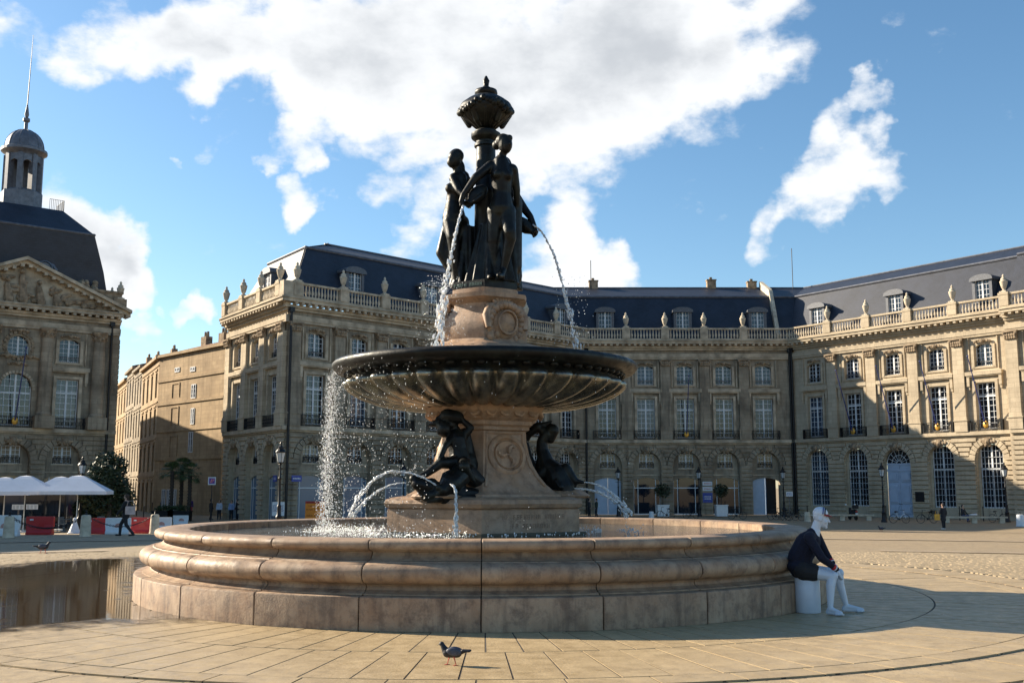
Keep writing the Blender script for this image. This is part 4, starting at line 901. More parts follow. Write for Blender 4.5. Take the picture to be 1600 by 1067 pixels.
m = MB(); m.lathe([(.13, 7.72), (.2, 7.78), (.36, 7.9), (.45, 8.0), (.47, 8.08), (.43, 8.16), (.33, 8.24), (.22, 8.31), (.17, 8.33), (.2, 8.37), (.19, 8.42), (.1, 8.46), (.045, 8.5), (.05, 8.55), (.06, 8.6), (.02, 8.68), (0, 8.7)], 28); random.seed(4)
for q in range(46): a_ = 2*pi*q/46; m.ell((.45*cos(a_), .45*sin(a_), 8.05+.07*sin(3*a_)+random.uniform(-.03, .03)), random.uniform(.045, .075), 6, 5)
for q in range(5): a_ = 2*pi*q/5+.4; m.cap((.42*cos(a_), .42*sin(a_), 8.05), (.3*cos(a_), .3*sin(a_), 7.82), .07, .05, 7)
for q in range(16): a_ = 2*pi*q/16; m.cap((.16*cos(a_), .16*sin(a_), 7.76), (.4*cos(a_), .4*sin(a_), 7.98), .03, .04, 6)
o = m.build('crowning_urn', M_BRONZE, font); shade(o.data, 60)
# ================================================================== bronze figures (things standing on the fountain)
CX, CY = FC.x, FC.y
def gp(cx, cy, y): return (CX+(cx-345)*.00345, CY+y, 4.97+(985-cy)*.00373)
def segs(m, lst, conv):
    for s in lst:
        if len(s) == 2: p, r = s; m.ell(conv(*p), r*FAT if isinstance(r, (int, float)) else tuple(x*min(FAT, 1.04) for x in r), 12, 8)
        else: p, q, r1, r2 = s; m.cap(conv(*p), conv(*q), r1*FAT, r2*FAT, 12)
FAT = 1.1
def folds(m, cx, cy, z0, z1, r0, r1, n, amp, ax=(1, 1), a0=0, a1=2*pi, ph=0, sway=0):
    K = 10; N_ = int(n*8*(a1-a0)/(2*pi)); vs = []; fs = []
    for i in range(N_+1):
        a_ = a0+(a1-a0)*i/N_
        for q in range(K+1):
            t = q/K; r = r0+(r1-r0)*t; rr = r*(1+amp*(.35+.65*(1-t))*sin(n*a_+ph+sway*t)); vs.append((cx+rr*cos(a_)*ax[0]+sway*.02*t, cy+rr*sin(a_)*ax[1], z0+(z1-z0)*t))
    fs = [(i*(K+1)+q, (i+1)*(K+1)+q, (i+1)*(K+1)+q+1, i*(K+1)+q+1) for i in range(N_) for q in range(K)]
    fs.append(tuple(i*(K+1) for i in range(N_))[::-1]); fs.append(tuple(i*(K+1)+K for i in range(N_)))
    m.add(vs, fs)
def statue(name, label, parts, conv, drap=None, vox=.016, sm=3):
    m = MB(); segs(m, parts, conv)
    if drap: drap(m)
    me = remeshed(m, vox, sm, name, M_BRONZE); o = obj(name, me); tag(o, label, 'statue', 'bronze figures of the fountain'); return o
front = [((443,362,-.5), (.118,.135,.165)), ((452,372,-.56), (.085,.09,.12)), ((468,372,-.64), (.02,.03,.035)), ((432,345,-.47), (.125,.14,.12)), ((400,358,-.4), (.075,.085,.08)), ((462,338,-.55), (.06,.07,.055)),
  ((430,400,-.47), (420,432,-.44), .066, .075), ((422,445,-.43), (426,500,-.43), .13, .185), ((380,458,-.42), (475,472,-.42), .09, .09), ((426,500,-.43), (428,590,-.43), .175, .135), ((428,590,-.43), (424,655,-.43), .14, .195), ((400,668,-.43), (448,668,-.43), .15, .15),
  ((405,508,-.58), .072), ((456,512,-.57), .072),
  ((372,456,-.43), (300,522,-.55), .082, .068), ((300,522,-.55), (245,598,-.58), .066, .044), ((243,600,-.58), (232,632,-.58), .045, .04), ((232,632,-.58), (225,655,-.58), .02, .014), ((238,634,-.6), (236,658,-.6), .02, .014), ((245,634,-.58), (247,655,-.6), .02, .014),
  ((482,472,-.4), (498,560,-.3), .075, .06), ((498,560,-.3), (500,630,-.2), .058, .045),
  ((450,672,-.45), (464,772,-.6), .14, .1), ((464,772,-.6), (468,800,-.58), .1, .09), ((466,800,-.57), (436,930,-.5), .09, .052), ((436,935,-.5), (425,965,-.6), .05, .05), ((428,968,-.58), (412,976,-.76), .05, .035),
  ((400,680,-.42), (388,800,-.44), .145, .1), ((388,800,-.44), (385,940,-.4), .09, .055), ((385,960,-.42), (372,974,-.6), .05, .035)]
def dr1(m): folds(m, CX+.1, CY-.2, 4.975, 6.0, .42, .22, 11, .14, (1, .8), ph=1, sway=1.5); folds(m, CX+.36, CY-.12, 4.975, 6.3, .2, .12, 7, .2, sway=2); m.cap(gp(498,600,-.15), gp(480,900,-.1), .1, .16, 10)
statue('statue', 'bronze nude woman facing forward right with bowed head, nearest on the fountain top', front, gp, dr1)
leftf = [((190,398,-.1), (.115,.13,.165)), ((178,412,-.14), (.08,.09,.11)), ((160,418,-.16), (.025,.025,.04)), ((200,378,-.06), (.125,.14,.12)), ((222,440,0), (.07,.08,.16)), ((240,470,.05), (.08,.08,.1)),
  ((203,440,-.08), (208,470,-.06), .066, .08), ((215,485,-.05), (205,540,-.05), .12, .17), ((190,490,-.14), (255,492,.08), .085, .085), ((172,540,-.16), .085), ((200,545,-.2), .08),
  ((205,540,-.05), (188,605,-.06), .165, .125), ((188,605,-.06), (190,670,-.08), .13, .185), ((185,690,-.12), (215,690,.02), .16, .16),
  ((255,492,.06), (272,560,-.05), .075, .06), ((272,560,-.05), (275,620,-.25), .058, .045), ((185,490,-.15), (215,560,-.3), .07, .055), ((215,560,-.3), (262,610,-.42), .052, .042),
  ((180,700,-.12), (188,770,-.24), .15, .105), ((188,770,-.24), (205,960,-.12), .1, .05), ((205,965,-.12), (186,1000,-.16), .045, .03), ((215,700,.0), (220,830,.05), .15, .11), ((220,830,.05), (225,970,.05), .09, .055)]
def dr2(m):
    for p, q, r1, r2 in (((150,700,-.02), (126,830,.0), .06, .09), ((126,830,.0), (185,915,.02), .09, .1), ((165,720,.06), (150,830,.08), .12, .14), ((160,820,.05), (215,930,.05), .15, .13), ((215,900,.05), (235,978,.02), .15, .14), ((240,720,.1), (250,970,.05), .14, .16), ((180,780,0), (200,880,-.02), .13, .13)): m.cap(gp(*p), gp(*q), r1, r2, 12)
    folds(m, CX-.32, CY+.05, 4.975, 6.0, .27, .17, 9, .18, sway=1.5)
statue('statue', 'bronze nude woman in profile facing left with hair down her back', leftf, gp, dr2)
third = [((440,380,.5), (.12,.13,.165)), ((440,430,.48), (440,470,.45), .07, .08), ((440,480,.42), (445,560,.4), .15, .18), ((390,490,.5), (490,520,.35), .09, .085), ((445,560,.4), (445,680,.4), .16, .19),
  ((490,540,.3), (530,600,.22), .085, .07), ((530,600,.22), (566,650,.15), .068, .055), ((566,650,.15), (588,705,.1), .055, .042), ((588,705,.1), (592,728,.08), .042, .035), ((594,728,.08), (578,745,.08), .022, .018), ((598,720,.06), (596,742,.06), .02, .016),
  ((425,690,.4), (420,830,.42), .15, .11), ((420,830,.42), (418,970,.42), .1, .06), ((465,690,.4), (468,830,.36), .15, .11), ((468,830,.36), (470,970,.36), .1, .06)]
def dr3(m): folds(m, CX+.33, CY+.36, 4.975, 6.25, .27, .16, 8, .18, sway=1.2); m.cap(gp(470,640,.25), gp(485,930,.2), .12, .15, 10)
statue('statue', 'bronze woman behind the column reaching her arm out to the right', third, gp, dr3)
def jug(label, a_, b_, r, spout):
    a_ = Vector(a_); b_ = Vector(b_); M_ = Matrix.Translation(a_) @ (b_-a_).to_track_quat('Z', 'Y').to_matrix().to_4x4(); L = (b_-a_).length; m = MB(M_)
    m.lathe([(.02, -.06), (r*.5, -.05), (r*.9, .06), (r, L*.35), (r*.85, L*.6), (r*.45, L*.82), (r*.4, L*.9), (r*.6, L), (r*.5, L), (r*.3, L*.9)], 16); m.tube([(r*.9, 0, L*.35), (r*1.35, 0, L*.6), (r*1.1, 0, L*.9), (r*.45, 0, L*.95)], .018, 6)
    o = m.build('water_jug', M_BRONZE); shade(o.data, 50); tag(o, label, 'jug', 'jugs poured by the statues')
jug('bronze jug tipped forward between the two nearest statues', gp(335,565,-.42), gp(262,648,-.6), .135, 0)
jug('bronze jug pouring to the right under the outstretched arm', gp(500,665,.2), gp(592,738,.06), .125, 0)
# lower groups
def gl(cx, cy, y): p = at(630+cx/6.276, 630+cy/6.276, CY+y); return tuple(p)
putto = [((400,255,-1.05), (.10,.11,.125)), ((360,275,-1.08), (.05,.05,.06)), ((395,225,-1.02), (.115,.12,.09)), ((440,290,-1.0), (470,330,-1.0), .06, .08), ((480,340,-1.0), (560,350,-.95), .09, .09), ((520,350,-.98), (540,460,-1.0), .14, .135), ((540,460,-1.0), (560,560,-1.02), .135, .15),
   ((480,335,-1.05), (410,420,-1.2), .062, .05), ((410,420,-1.2), (365,530,-1.28), .048, .04), ((365,530,-1.28), (350,555,-1.3), .042, .035), ((590,330,-.95), (665,240,-.95), .065, .05), ((665,240,-.95), (560,150,-.95), .05, .04),
   ((520,580,-1.1), (370,585,-1.3), .105, .078), ((370,585,-1.3), (230,690,-1.38), .075, .05), ((230,690,-1.38), (110,745,-1.42), .05, .032), ((120,735,-1.42), (80,775,-1.46), .035, .025), ((590,590,-1.1), (595,620,-1.35), .1, .085), ((595,620,-1.35), (655,720,-1.25), .075, .05), ((655,720,-1.25), (690,760,-1.2), .045, .03)]
def dp(m):
    # conch shell held overhead and a cloth behind
    for p, q, r1, r2 in (((340,150,-1.0), (430,125,-.98), .04, .11), ((430,125,-.98), (530,140,-.95), .12, .11), ((530,140,-.95), (600,175,-.95), .1, .03), ((460,200,-.95), (520,300,-.85), .1, .1), ((600,300,-.8), (640,560,-.75), .1, .14), ((640,560,-.8), (700,720,-.8), .14, .12), ((250,215,-1.0), (350,190,-1.0), .02, .08)): m.cap(gl(*p), gl(*q), r1, r2, 10)
statue('statue', 'bronze child riding a dolphin at the left foot of the pedestal', putto, gl, dp, .012, 2)
dol = [((560,700,-1.2), (470,790,-1.4), .17, .15), ((470,790,-1.4), (400,850,-1.5), .15, .1), ((400,850,-1.5), (350,825,-1.55), .085, .05), ((410,880,-1.5), (345,890,-1.55), .06, .03), ((620,700,-1.1), (720,760,-1.05), .17, .12), ((720,760,-1.05), (800,800,-1.0), .12, .07), ((800,800,-1.0), (835,740,-.98), .06, .02), ((800,800,-1.0), (840,850,-.95), .06, .02),
  ((430,760,-1.45), .04), ((480,730,-1.4), (440,690,-1.42), .05, .015), ((450,860,-1.45), (540,920,-1.4), .06, .05), ((540,920,-1.4), (760,925,-1.3), .06, .02), ((300,900,-1.5), (210,940,-1.5), .06, .02), ((320,880,-1.5), (220,900,-1.52), .05, .02), ((360,930,-1.5), (240,965,-1.5), .06, .02), ((240,900,-1.4), (100,740,-1.45), .1, .06), ((250,820,-1.4), (140,790,-1.45), .12, .09), ((420,930,-1.4), (560,880,-1.3), .1, .12), ((560,890,-1.3), (700,900,-1.2), .12, .1), ((330,870,-1.4), (280,800,-1.4), .1, .1)]
def dd(m):
    for k in range(7): m.cap(gl(395+12*k, 690-6*k, -1.38), gl(350+14*k, 800-16*k, -1.42), .022, .012, 7)
statue('statue', 'bronze dolphin with open mouth under the riding child', dol, gl, dd, .012, 2)
def gr_(cx, cy, y): p = at(780+cx/6.276, 630+cy/6.276, CY+y); return tuple(p)
rd = [((620,850,-.15), (560,700,-.1), .2, .19), ((560,700,-.1), (470,600,-.05), .185, .13), ((470,600,-.05), (425,470,0), .125, .1), ((425,470,0), (420,380,0), .1, .085), ((420,380,0), (470,300,0), .085, .1), ((520,270,0), (505,350,0), .11, .07), ((470,300,0), (380,230,0), .09, .06), ((380,230,0), (515,178,0), .06, .015), ((380,230,0), (300,290,.02), .075, .065), ((300,290,.02), (255,370,.05), .055, .05), ((255,370,.05), (290,530,.05), .05, .06), ((290,530,.05), (360,680,.03), .06, .07), ((360,680,.03), (480,850,0), .08, .1),
  ((650,640,-.15), (740,760,-.2), .09, .06), ((740,760,-.2), (820,775,-.22), .055, .025), ((740,770,-.2), (740,820,-.2), .05, .03), ((660,880,-.2), (700,860,-.22), .07, .04), ((640,930,-.2), (560,900,-.15), .05, .1), ((660,910,-.2), (630,945,-.2), .05, .02), ((600,800,-.32), .045), ((560,760,-.3), (600,820,-.34), .04, .05), ((480,640,-.1), (400,700,-.1), .1, .09), ((400,560,-.05), (430,700,-.05), .06, .1)]
statue('statue', 'bronze diving dolphin with raised tail at the right foot of the pedestal', rd, gr_, None, .012, 2)
for an in (-120, 0, 120): m = MB(Matrix.Rotation(radians(an), 4, 'Z') @ Matrix.Translation((1.25, 0, 0))); m.lathe([(.46, 1.44), (.49, 1.47), (.46, 1.5), (.3, 1.58), (.0, 1.6)], 14); m.build('rock_base', M_PED, font)
# ================================================================== water jets and spray
a = NT('falling_water'); tr = a.n('ShaderNodeBsdfTranslucent'); tr.inputs[0].default_value = (.95,.96,.97,1); gl_ = a.n('ShaderNodeBsdfGlossy'); gl_.inputs['Roughness'].default_value = .15; gl_.inputs[0].default_value = (.95,.96,.97,1)
df = a.n('ShaderNodeBsdfDiffuse'); df.inputs[0].default_value = (.85,.87,.88,1); m1 = a.n('ShaderNodeMixShader'); m1.inputs[0].default_value = .5; a.l(tr.outputs[0], m1.inputs[1]); a.l(df.outputs[0], m1.inputs[2]); m2 = a.n('ShaderNodeMixShader'); m2.inputs[0].default_value = .25; a.l(m1.outputs[0], m2.inputs[1]); a.l(gl_.outputs[0], m2.inputs[2]); a.l(m2.outputs[0], a.t.nodes['Material Output'].inputs[0]); M_DROP = a.m
def drop(m, p, r, st=1.0, d=None):
    R = d.to_track_quat('Z', 'Y').to_matrix() if d is not None and d.length > 0 else None
    m.ell(p, (r, r, r*st), 5, 4, R=R)
def jet(label, pts, r0, r1, n, spread, core=.5):
    """blobs strung along a curve, opening into drops"""
    P = [Vector(p) for p in pts]; m = MB(); seg = len(P)-1
    def ev(t):
        x = t*seg; i = min(int(x), seg-1); f_ = x-i; p0 = P[max(i-1, 0)]; p1 = P[i]; p2 = P[i+1]; p3 = P[min(i+2, seg)]
        return .5*((2*p1)+(p2-p0)*f_+(2*p0-5*p1+4*p2-p3)*f_*f_+(3*p1-p0-3*p2+p3)*f_**3)
    N_ = 60; path = [ev(i/N_*core)+Vector((random.gauss(0, .3*r0), random.gauss(0, .3*r0), random.gauss(0, .3*r0))) for i in range(N_+1)]; m.tube(path, [r0*(.35+.5*random.random()) for _ in path], 6)
    for k in range(n):
        t = random.random(); d = ev(min(t+.02, 1))-ev(max(t-.02, 0)); s = spread*(.15+t*t); p = ev(t)+Vector((random.gauss(0, s), random.gauss(0, s), random.gauss(0, s))); drop(m, p, (r0+(r1-r0)*t)*random.uniform(.25, .75), random.uniform(1.2, 4.0), d)
    o = m.build('water_jet', M_DROP); shade(o.data); tag(o, label, 'water', 'jets of the fountain'); return o
random.seed(31)
w3 = lambda px, py, y: at(px, py, CY+y)
jet('broken water stream falling from the jug between the two nearest statues', [w3(724,322,-.62), w3(716,348,-.72), w3(706,395,-.8), w3(697,440,-.86), w3(690,490,-.92), w3(684,548,-.95)], .018, .028, 420, .05, .35)
jet('thin curved water stream pouring from the outstretched right jug', [w3(834,352,.05), w3(848,365,.05), w3(866,400,.05), w3(879,445,.04), w3(890,490,.03), w3(903,546,.02)], .016, .024, 330, .03, .6)
jet('upper arc of water thrown left by the ridden dolphin', [w3(686,761,-1.55), w3(665,748,-1.5), w3(640,739,-1.4), w3(610,737,-1.3), w3(585,750,-1.2), w3(562,775,-1.1), w3(545,808,-1.05)], .016, .022, 260, .022, .8)
jet('lower arc of water thrown left by the ridden dolphin', [w3(632,754,-1.45), w3(612,757,-1.4), w3(592,766,-1.3), w3(572,782,-1.2), w3(552,806,-1.1)], .012, .02, 150, .02, .7)
jet('water running straight down from the ridden dolphin', [w3(706,758,-1.6), w3(711,765,-1.66), w3(713,790,-1.72), w3(712,815,-1.74), w3(711,840,-1.75)], .02, .022, 220, .025, .4)
jet('upper arc of water thrown right by the diving dolphin', [w3(912,753,-.22), w3(930,756,-.25), w3(948,765,-.3), w3(966,780,-.35), w3(985,802,-.4)], .013, .022, 200, .022, .8)
jet('lower arc of water thrown right by the diving dolphin', [w3(892,763,-.22), w3(915,764,-.25), w3(938,770,-.3), w3(960,783,-.35), w3(978,803,-.4)], .013, .022, 200, .025, .6)
m = MB()
for k in range(5200):
    u = random.random()
    if u < .55: a_ = radians(random.gauss(190, 10))
    elif u < .86: a_ = radians(180+75*random.random()**1.7)
    elif u < .985: a_ = radians(random.uniform(95, 180))
    else: a_ = radians(random.uniform(262, 330))
    z = 3.5-(3.5-.9)*random.random()**.85; fall = 3.5-z; R = 2.50+.10*sqrt(fall)*random.uniform(.2, 1.2)+random.gauss(0, .05)
    drop(m, (CX+R*cos(a_), CY+R*sin(a_), z), random.uniform(.0022, .0062), random.uniform(1, 2.6), Vector((0, 0, 1)))
for k in range(500):
    p = w3(random.gauss(690, 18), random.uniform(430, 545), random.gauss(-.9, .15)); drop(m, p, random.uniform(.003, .008))
for k in range(140): p = w3(random.gauss(893, 16), random.uniform(430, 548), random.gauss(0, .15)); drop(m, p, random.uniform(.004, .01))
for k in range(1300):
    a_ = radians(random.uniform(150, 265)); R = random.gauss(2.5, .3); drop(m, (CX+R*cos(a_), CY+R*sin(a_), .89+abs(random.gauss(0, .05))), random.uniform(.003, .009))
for k in range(60): p = w3(random.gauss(985, 10), 806, random.gauss(-.4, .1)); drop(m, (p.x, p.y, .89+abs(random.gauss(0, .05))), random.uniform(.006, .014))
for k in range(260):
    a_ = random.uniform(0, 2*pi); drop(m, (CX+1.9*cos(a_), CY+1.9*sin(a_), .89+abs(random.gauss(0, .03))), random.uniform(.005, .012), 2)
o = m.build('water_spray', M_DROP, kind='stuff'); shade(o.data); o['label'] = 'white drops falling from the bowl rim'
# ================================================================== people
M_SKIN = plain('skin', (.42,.26,.19), .6, 0, .1); M_MANN = plain('mannequin_white', (.55,.60,.68), .35, 0, .05); M_NAVY = plain('navy_knit', (.004,.005,.018), .9, 0, .3, 30, .003, 90)
M_BLACK = plain('black_cloth', (.012,.012,.014), .85, 0, .3); M_RED = plain('red_plastic', (.42,.012,.012), .4, 0, .1); M_WPL = plain('white_plastic', (.62,.64,.66), .45, 0, .08)
def clothes(n, c): return plain(n, c, .85, 0, .2)
# ------- seated mannequin on a white drum
sp = ground(1256, 957); SX, SY = sp.x+.075, sp.y+.06
m = MB(); m.lathe([(.155, .0), (.16, .01), (.16, .43), (.152, .442), (0, .442)], 36); dr_ = m.build('display_drum', M_MANN); shade(dr_.data, 40); dr_.location = (SX, SY, .001); tag(dr_, 'white cylindrical drum under the seated mannequin', 'drum')
man = thing('mannequin', 'seated white shop mannequin in a navy sweater and cap beside the basin', 'mannequin', (SX, SY, 0))
J = dict(pel=(-.05,0,.535), wst=(-.055,.0,.70), chs=(.045,-.01,.90), nk=(.125,-.02,1.035), hd=(.20,-.035,1.205), nsh=(-.005,-.17,.965), fsh=(.185,.15,.985), nel=(.13,-.27,.705), nwr=(.325,-.21,.565), fel=(.30,.19,.765), fwr=(.365,.08,.62),
  nhip=(-.02,-.10,.525), fhip=(0,.09,.525), nkn=(.265,-.235,.475), nan=(.20,-.30,.085), fkn=(.43,.05,.49), fan=(.505,.03,.085))
def V(k): return Vector(J[k])
def lower(m, infl=0):
    m.cap(V('nhip'), V('nkn'), .098+infl, .063+infl); m.cap(V('fhip'), V('fkn'), .098+infl, .063+infl)
def hand(m, wr, d, side, curl=.3):
    wr = Vector(wr); d = Vector(d).normalized(); s = Vector(side).normalized(); s = (s-d*s.dot(d)).normalized(); nrm = d.cross(s)
    pc = wr+d*.045; m.ell(wr+d*.05, (.03, .03, .03)); m.cap(wr+d*.03-s*.018, wr+d*.085-s*.026, .018, .016); m.cap(wr+d*.03+s*.018, wr+d*.085+s*.026, .018, .016); m.cap(wr+d*.02, wr+d*.08, .02, .018)
    for i, (o_, l) in enumerate(((-.03, .066), (-.01, .078), (.011, .073), (.031, .056))):
        b = wr+d*.088+s*o_; dd_ = (d+s*o_*2.5).normalized(); k = b+dd_*l*.55-nrm*.004; e = k+(dd_*cos(curl*1.6)-nrm*sin(curl*1.6))*l*.5; m.cap(b, k, .0092, .0085, 8); m.cap(k, e, .0085, .007, 8)
    t0 = wr+d*.03-s*.028; t1 = t0+(d*.6-s*.8).normalized()*.035; m.cap(t0, t1, .012, .0105, 8); m.cap(t1, t1+(d*.9-s*.35).normalized()*.032, .0105, .008, 8)
b = MB()
HC = V('hd'); fd = Vector((.95,-.25,-.15)).normalized(); sd_ = Vector((.25,.95,0)).normalized(); ud = sd_.cross(fd).normalized()*-1; ud = Vector((.15,-.03,.98)).normalized()
hp = lambda f_, s_, u_: HC+fd*f_+sd_*s_+ud*u_
b.ell(hp(-.015,0,.03), (.092,.078,.098), 14, 10); b.ell(hp(.028,0,-.02), (.066,.062,.10), 12, 9); b.ell(hp(.05,0,-.075), (.045,.044,.045), 10, 7)
b.cap(hp(.09,0,.01), hp(.112,0,-.028), .012, .016, 8); b.cap(hp(.082,-.035,.022), hp(.082,.035,.022), .014, .014, 8); b.cap(hp(.088,-.018,-.062), hp(.088,.018,-.062), .010, .010, 8); b.cap(hp(.086,-.012,-.074), hp(.086,.012,-.074), .010, .010, 8); b.ell(hp(.078,0,-.105), .022)
for s in (-1, 1): b.ell(hp(.068, s*.042, -.035), (.02,.02,.022)); b.ell(hp(-.005, s*.077, -.01), (.022,.01,.034), R=Matrix.Rotation(-.25, 3, 'Z'))
b.cap(hp(-.03,0,-.05), V('nk')+Vector((-.01,0,-.01)), .056, .062)
b.cap(V('nk'), V('chs'), .07, .125); b.cap(V('nsh'), V('fsh'), .062, .062); b.cap(V('chs'), V('wst'), .135, .115); b.cap(V('wst'), V('pel'), .115, .125); b.cap(V('nhip')+Vector((-.06,0,0)), V('fhip')+Vector((-.06,0,0)), .095, .095)
lower(b)
for kn, an, toe, hipk in (('nkn','nan',(.305,-.40,.018),'nhip'), ('fkn','fan',(.70,-.02,.018),'fhip')):
    k, a_ = V(kn), V(an); calf = k.lerp(a_, .3)+Vector((-.018,.0,0)); b.cap(k, calf, .06, .06); b.cap(calf, a_, .058, .034); b.ell(k+Vector((.01,0,.005)), .062)
    t = Vector(toe); heel = a_+Vector((0,0,-.05))-(t-a_).xy.to_3d().normalized()*.03; b.cap(a_, heel, .036, .033); b.cap(a_+Vector((0,0,-.01)), t+Vector((0,0,.018)), .036, .022); b.cap(heel+Vector((0,0,-.003)), t+Vector((0,0,.006)), .03, .022)
    sdv = Vector((-(t-a_).y, (t-a_).x, 0)).normalized(); dv = (t-a_).xy.to_3d().normalized()
    b.cap(t-dv*.06+sdv*.018, t+sdv*.02, .024, .018); b.cap(t-dv*.06-sdv*.02, t-dv*.015-sdv*.028, .022, .015)
    for q in range(5): b.cap(t-dv*.02+sdv*(.03-.0145*q), t+dv*(.022-.006*q)+sdv*(.031-.0155*q)-Vector((0,0,.004)), .011-.001*q, .009-.001*q, 7)
b.cap(V('nsh'), V('nel'), .05, .04); b.cap(V('nel'), V('nwr'), .04, .026); b.cap(V('fsh'), V('fel'), .05, .04); b.cap(V('fel'), V('fwr'), .04, .026)
hand(b, V('nwr'), (.35,.12,-.95), (.3,-.95,0), .25); hand(b, V('fwr'), (.55,-.25,-.72), (-.2,-.95,.2), .45)
me = remeshed(b, .0065, 3, 'body', M_MANN); o = obj('body', me, man)
s = MB(); s.cap(V('nk')+Vector((-.045,0,-.035)), V('chs'), .085, .15); s.cap(V('nsh')+Vector((.015,.02,-.005)), V('fsh')+Vector((-.015,-.02,-.005)), .078, .078); s.cap(V('chs'), V('wst'), .152, .135); s.cap(V('wst'), V('pel')+Vector((-.035,0,.03)), .138, .148); s.ell(V('pel')+Vector((-.06,0,.05)), (.15,.185,.1)); s.cap(V('chs')+Vector((-.05,0,.0)), V('wst')+Vector((-.06,0,0)), .13, .13)
s.cap(V('nsh'), V('nel'), .066, .056); s.cap(V('nel'), V('nel').lerp(V('nwr'), .86), .056, .038); s.cap(V('fsh'), V('fel'), .066, .056); s.cap(V('fel'), V('fel').lerp(V('fwr'), .86), .056, .038)
o = obj('sweater', remeshed(s, .009, 5, 'sweater', M_NAVY), man)
for e_, w_ in (('nel','nwr'), ('fel','fwr')):
    p, q = V(e_), V(w_); d = (q-p).normalized()
    for k, (t_, mt) in enumerate(((.80, M_RED), (.87, M_WPL), (.94, M_NAVY))): c_ = MB(); c_.cap(p.lerp(q, t_), p.lerp(q, t_+.05), .043-.002*k, .042-.002*k, 14); o = c_.build('cuff_band', mt, man, smooth=True)
s = MB(); lower_p = [('nhip','nkn'), ('fhip','fkn')]
for a_, c_ in lower_p: s.cap(V(a_)+Vector((-.05,0,0)), V(a_).lerp(V(c_), .22), .118, .113)
s.cap(V('nhip')+Vector((-.07,0,.02)), V('fhip')+Vector((-.07,0,.02)), .118, .118); o = obj('shorts', remeshed(s, .009, 4, 'shorts', M_BLACK), man)
c_ = MB(); c_.ell((0,0,0), (.099,.085,.09), 18, 12)
me = c_.mesh('cap', M_MANN); bm = bmesh.new(); bm.from_mesh(me); bmesh.ops.bisect_plane(bm, geom=bm.verts[:]+bm.edges[:]+bm.faces[:], plane_co=(0,0,-.01), plane_no=(0,0,-1), clear_outer=True); bm.to_mesh(me); bm.free(); shade(me)
Rm = Matrix((fd, sd_, ud)).transposed().to_4x4(); o = obj('cap', me, man); o.matrix_local = Matrix.Translation(hp(-.012,0,.058)) @ Rm
for off, mt in ((.03, M_POLE), (.055, M_NAVY)):
    st = MB(); st.tube([((.1*sqrt(max(0, 1-(off/.1)**2)))*0+off, .088*cos(a_)*sqrt(1-(off/.101)**2), .092*sin(a_)*sqrt(1-(off/.101)**2)) for a_ in [pi*i/14 for i in range(15)]], .008, 6); so = st.build('cap_stripe', mt, man); so.matrix_local = Matrix.Translation(hp(-.012,0,.058)) @ Rm
br_ = MB(); vs = []; 
for i in range(13):
    a_ = -pi/2*.95+pi*.95*i/12; vs += [(.075*cos(a_)+.01, .078*sin(a_), .004), (.02+.118*cos(a_), .072*sin(a_), -.014)]
br_.add(vs+[(x, y, z-.006) for x, y, z in vs], [(2*i, 2*i+1, 2*i+3, 2*i+2) for i in range(12)]+[(26+2*i+2, 26+2*i+3, 26+2*i+1, 26+2*i) for i in range(12)]+[(2*i+1, 26+2*i+1, 26+2*i+3, 2*i+3) for i in range(12)]); bo = br_.build('cap_brim', plain('dark_red_cloth', (.22,.012,.012), .8), man); bo.matrix_local = Matrix.Translation(hp(.004,0,.06)) @ Rm
